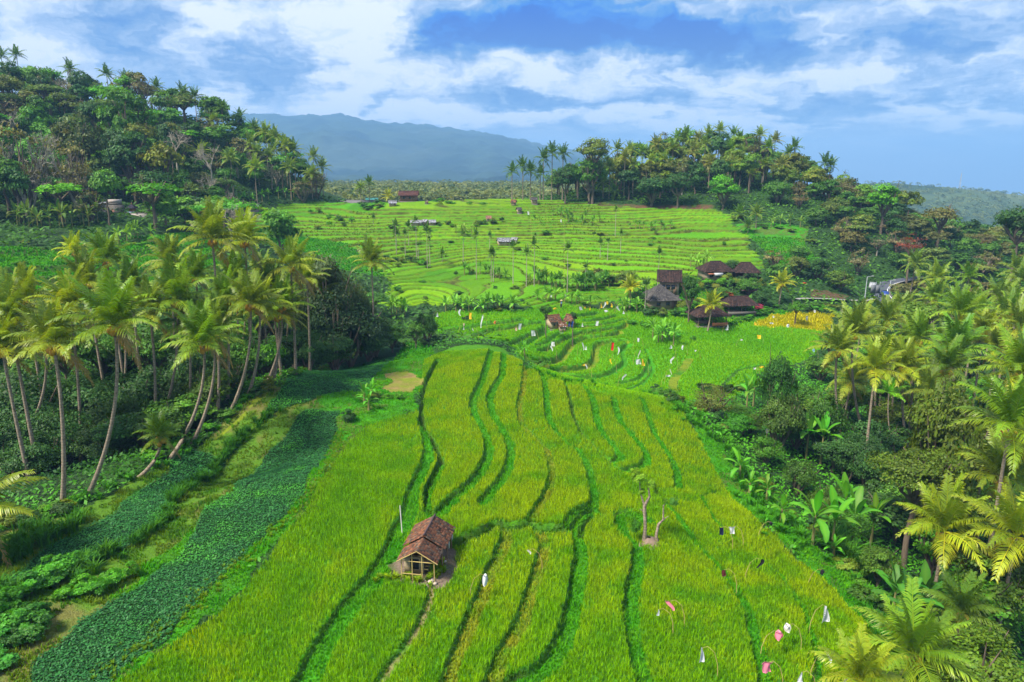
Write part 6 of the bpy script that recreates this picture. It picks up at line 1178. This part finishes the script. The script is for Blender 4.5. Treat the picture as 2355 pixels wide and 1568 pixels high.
part('shirt', tube_pts([(0,0,.92),(0,0,1.1),(0,.01,1.38),(0,0,1.47)], [.17,.165,.19,.09], 10), simple('blue_shirt', (.10, .30, .50)), pe); part('trousers', join([tube_pts([(0,0,.98),(s_*.10,0,.85),(s_*.13,-.02,.5),(s_*.13,.02,.15)], [.15,.125,.09,.075], 8) for s_ in (-1, 1)]), simple('dark_trousers', (.03,.03,.05)), pe); part('hat', tube_pts([(0,-.06,1.70),(0,-.06,1.74),(0,-.06,1.90)], [.30,.27,.02], 14), simple('straw', (.55,.42,.2), nz=.3), pe)
# --- scarers: cloths and bags on bent bamboo poles
CM = {k: simple(k+'_cloth', c, .7, nz=.08) for k, c in dict(white=(.62,.62,.62), yellow=(.80,.50,.02), red=(.70,.02,.02), orange=(.80,.22,.06), peach=(.80,.48,.38), pink=(.80,.22,.30), maroon=(.16,.03,.03), navy=(.01,.015,.05), black=(.015,.015,.02), cream=(.70,.66,.55), sky=(.35,.60,.75)).items()}
def cloth(shape, w_, h_, seed):
    r = np.random.default_rng(seed); nx, ny = 5, 9; V = []; ph = r.uniform(0, 6)
    for j in range(ny):
        t_ = j/(ny-1)
        for i in range(nx):
            s_ = i/(nx-1)-.5
            wd = w_*({'strip': .45+.55*math.sin(math.pi*min(t_+.15, 1)), 'rect': 1, 'bag': .35+.65*math.sin(math.pi*(.15+.75*t_)), 'tri': .12+.88*t_, 'shirt': 1.25 if t_ < .25 else .85}[shape])
            bend = {'strip': .35*w_*math.sin(t_*3+ph)*2}.get(shape, .12*w_*math.sin(t_*4+ph))
            V.append((s_*wd+bend*(1 if shape == 'strip' else .5), .12*w_*math.sin(s_*7+t_*3+ph)+(.45*w_*math.cos(s_*math.pi) if shape == 'bag' else 0), -t_*h_))
    V = np.array(V); Fq = grid_faces(ny, nx); B = V+[0, .012 if shape != 'bag' else 0, 0]
    if shape == 'bag': B = V*[1, -1, 1]
    n = len(V); rim = [i for i in range(nx)]+[j*nx+nx-1 for j in range(1, ny)]+[(ny-1)*nx+i for i in range(nx-2, -1, -1)]+[j*nx for j in range(ny-2, 0, -1)]
    R_ = np.array([[rim[i], rim[(i+1) % len(rim)], n+rim[(i+1) % len(rim)], n+rim[i]] for i in range(len(rim))]); return np.concatenate([V, B]), np.concatenate([Fq, Fq[:, ::-1]+n, R_])
def flag(u, v, wpx, hpx, col, shape, zone, hgt=1.9, extra=''):
    """a cloth of the given photo size hanging centred on the sight line through (u, v), hgt metres above the ground"""
    Y = hit(u, v)[1]
    for _ in range(12):
        q = at(u, v, Y); Y -= (hgt-(q[2]-H0(q[0], Y)))*Y/max(CAMZ-q[2], 4)*.7; Y = max(Y, 22)
    q = at(u, v, Y); dist = math.dist(q, (0, 0, CAMZ)); w_, h_ = wpx*dist/F, hpx*dist/F; z0 = H0(q[0], Y); d_ = {'strip': 'narrow {} cloth strip', 'rect': '{} cloth square', 'bag': 'puffed {} plastic bag', 'tri': 'pointed {} cloth pennant', 'shirt': '{} shirt'}[shape].format(extra or {'sky': 'light blue'}.get(col, col))
    sx = random.choice((-1, 1)); t_ = thing('scare_flag', (q[0]-sx*1.0, Y, z0-.1), d_+' on a bent pole', 'scare flag', zone, 'scare flags over the rice'); top = q[2]+h_/2-z0+.1
    part('pole', tube_pts([(0, 0, 0), (sx*.05, 0, top*.45), (sx*.28, 0, top*.85), (sx*.7, 0, top*1.05), (sx*1.0, 0, top)], [.025, .022, .017, .012, .008], 5), M_bamboo, t_)
    part('cloth', cloth(shape, w_, h_, len(THINGS)), CM[col], t_, loc=(sx*1.0, 0, top), rot=(0, 0, random.uniform(-.3, .3)))
k8 = 1/(2.224*1.0875); k7_ = 1/(1.948*1.0875); k4 = 1/(2.944*1.0875); k5 = 1/(2.355*1.0875)
zA, zB, zC, zD, zE = 'over the near right rice', 'over the curved terraces', 'over the upper terraces', 'by the hamlet fields', 'along the banana row'
for x, y, a, b, c, s_, ex in [(230,730,20,42,'navy','rect','dark navy'),(290,725,26,38,'white','shirt',''),(245,963,22,36,'maroon','rect',''),(443,910,18,50,'black','strip','black and white'),(507,688,16,16,'black','bag',''),(790,957,20,22,'black','bag','small black'),(810,1190,46,85,'white','tri','large white'),(598,1268,34,34,'cream','bag',''),(547,1308,38,38,'pink','bag',''),(485,1487,48,56,'pink','shirt',''),(122,1418,30,80,'white','tri',''),(827,1437,16,60,'white','strip',''),(672,1543,26,56,'white','tri','bright white'),(912,1562,30,24,'white','rect',''),(485,173,18,20,'white','bag','')]:
    flag(*Z8(x, y), a*k8, b*k8, c, s_, zA, 1.5, ex)
for x, y, a, b, c, s_ in [(608,1072,26,52,'white','bag'),(821,936,12,24,'cream','strip'),(1510,1197,22,46,'pink','strip'),(1453,1230,16,30,'white','tri')]: flag(*Z7(x, y), a*k7_, b*k7_, c, s_, 'over the near middle rice', 1.4)
for x, y, a, b, c, s_ in [(740,975,16,50,'white','strip'),(812,1000,18,50,'yellow','rect'),(897,1040,12,100,'white','strip'),(993,1048,18,20,'orange','bag'),(765,1065,10,20,'peach','bag'),(762,1090,12,25,'white','tri'),(830,1102,6,20,'white','strip'),(1178,1078,22,45,'white','rect'),(1150,1100,14,22,'peach','bag'),(1275,1127,28,42,'white','rect'),(1420,1207,26,34,'white','rect'),(1408,1240,12,40,'white','strip'),(1640,1225,10,60,'white','strip'),(1662,1235,20,30,'white','tri'),(1858,1225,18,60,'red','rect'),(1897,1255,12,60,'white','strip'),(1848,1335,10,40,'yellow','strip'),(1650,1362,34,14,'yellow','rect'),(1664,1372,10,36,'white','strip'),(2055,1280,10,56,'cream','strip'),(2050,1337,36,38,'white','rect'),(2083,1342,26,50,'yellow','tri'),(2050,1178,16,26,'white','bag'),(2288,1228,26,26,'white','tri'),(2302,1325,18,50,'white','strip'),(2290,1412,9,40,'cream','strip'),(2265,1442,34,12,'white','rect'),(1945,1450,18,44,'white','strip'),(1745,1055,20,34,'white','rect'),(1638,1065,14,30,'white','tri'),(568,990,18,34,'white','tri')]:
    flag(*Z4(x, y), a*k4, b*k4, c, s_, zB, 1.9)
for x, y, a, b, c, s_ in [(1775,925,18,34,'yellow','tri'),(1795,920,14,46,'white','strip'),(1820,905,16,20,'yellow','bag'),(1852,920,16,32,'yellow','tri'),(1625,945,20,24,'white','rect'),(1693,945,9,26,'yellow','tri'),(1435,947,24,12,'yellow','bag'),(1905,945,16,36,'white','strip'),(1940,975,18,22,'white','tri'),(1810,965,30,12,'white','bag'),(1505,855,12,30,'white','strip'),(1408,855,9,14,'white','rect'),(1612,857,12,16,'white','rect'),(1655,937,9,16,'yellow','tri')]: flag(*Z4(x, y), a*k4, b*k4, c, s_, zE, 1.6)
for x, y, a, b, c, s_ in [(883,250,8,18,'white','rect'),(1047,230,8,24,'white','strip'),(1082,270,9,16,'white','rect'),(1238,243,12,24,'white','rect'),(1298,243,22,13,'white','rect'),(1408,262,10,24,'white','rect'),(1285,197,16,10,'white','rect'),(1010,237,14,12,'orange','bag'),(215,230,16,18,'orange','tri'),(195,215,10,16,'orange','tri'),(340,217,16,8,'orange','rect'),(1718,362,8,20,'white','rect'),(1505,345,6,11,'white','rect'),(1695,220,10,24,'white','tri'),(1765,240,8,14,'sky','rect'),(1827,238,6,10,'white','rect'),(2120,280,8,12,'white','rect'),(2215,260,30,12,'white','rect'),(1912,218,24,8,'white','rect'),(1457,195,10,14,'white','rect'),(1240,165,10,20,'white','tri'),(1598,250,8,14,'white','rect'),(945,350,6,13,'white','rect'),(832,340,6,11,'white','rect'),(1480,300,8,20,'white','rect'),(1495,305,8,18,'white','rect'),(1345,235,8,12,'white','tri'),(1880,290,12,16,'sky','rect'),(430,160,8,8,'white','rect'),(360,160,8,8,'white','rect')]: flag(*Z4(x, y), a*k4, b*k4, c, s_, zC, 1.5)
for x, y, a, b, c, s_ in [(771,490,16,22,'yellow','tri'),(608,515,20,30,'white','tri'),(794,570,20,22,'yellow','rect'),(693,588,12,8,'white','rect'),(1077,460,13,24,'white','bag'),(1123,420,11,14,'white','bag'),(965,505,14,16,'white','bag'),(868,490,18,8,'white','rect'),(345,633,12,24,'white','bag'),(85,587,11,20,'white','rect'),(768,757,14,9,'white','rect'),(815,748,26,10,'yellow','rect'),(1117,650,13,14,'sky','bag'),(420,652,10,8,'white','rect'),(880,452,8,10,'white','rect')]: flag(*Z5(x, y), a*k5, b*k5, c, s_, zD, 1.6)
# ------------------------------------------------------------------ haze
hz, t = mat_new('haze_air'); pv = t.n('ShaderNodeVolumePrincipled'); pv.inputs['Color'].default_value = (.30, .60, 1, 1); pv.inputs['Density'].default_value = 1.9e-4; pv.inputs['Anisotropy'].default_value = 0
mo = t.n('ShaderNodeOutputMaterial'); t.L(pv.outputs[0], mo.inputs['Volume'])
bx0, bx1, by0, by1, bz0, bz1 = -12500, 12500, -60, 10400, -191, 600
V = [(x, y, z) for z in (bz0, bz1) for y in (by0, by1) for x in (bx0, bx1)]
hb = link('haze', mesh_np('haze', V, np.array([[0, 2, 3, 1], [4, 5, 7, 6], [0, 1, 5, 4], [2, 6, 7, 3], [0, 4, 6, 2], [1, 3, 7, 5]]), hz)); hb['kind'] = 'stuff'
# ------------------------------------------------------------------ labels: what it looks like, where it stands, and its turn in its row
ORD = 'first second third fourth fifth sixth seventh eighth ninth tenth eleventh twelfth thirteenth fourteenth fifteenth sixteenth seventeenth eighteenth nineteenth twentieth'.split()
TENS = {2: 'twenty', 3: 'thirty', 4: 'forty', 5: 'fifty', 6: 'sixty', 7: 'seventy', 8: 'eighty', 9: 'ninety'}
def ordn(i): return ORD[i] if i < 20 else (TENS[(i+1)//10]+'-'+ORD[(i+1) % 10-1] if (i+1) % 10 else TENS[(i+1)//10][:-1]+'ieth')
bpy.context.view_layer.update()
cnt = {}
for o, d_, z_, r_ in THINGS: cnt.setdefault((d_+' '+(z_ or '')).strip(), []).append(o)
for k_, os_ in cnt.items():
    if len(os_) == 1: os_[0]['label'] = k_; continue
    us = sorted(os_, key=lambda o: pix(o.location[0], max(o.location[1], 5), o.location[2])[0])
    for i, o in enumerate(us): o['label'] = f"{k_}, {ordn(i) if i < len(us)-1 else 'last'} from left"
print('THINGS', len(THINGS), 'objects', len(bpy.data.objects))
_kc = {}
for o, *_ in THINGS: _kc[o.name.split('.')[0]] = _kc.get(o.name.split('.')[0], 0)+1
print(_kc); print([o['label'] for o, *_ in THINGS if len(o['label'].replace('-', ' ').split()) > 16][:60]); print('longest', max((len(o['label'].split()), o['label']) for o, *_ in THINGS))
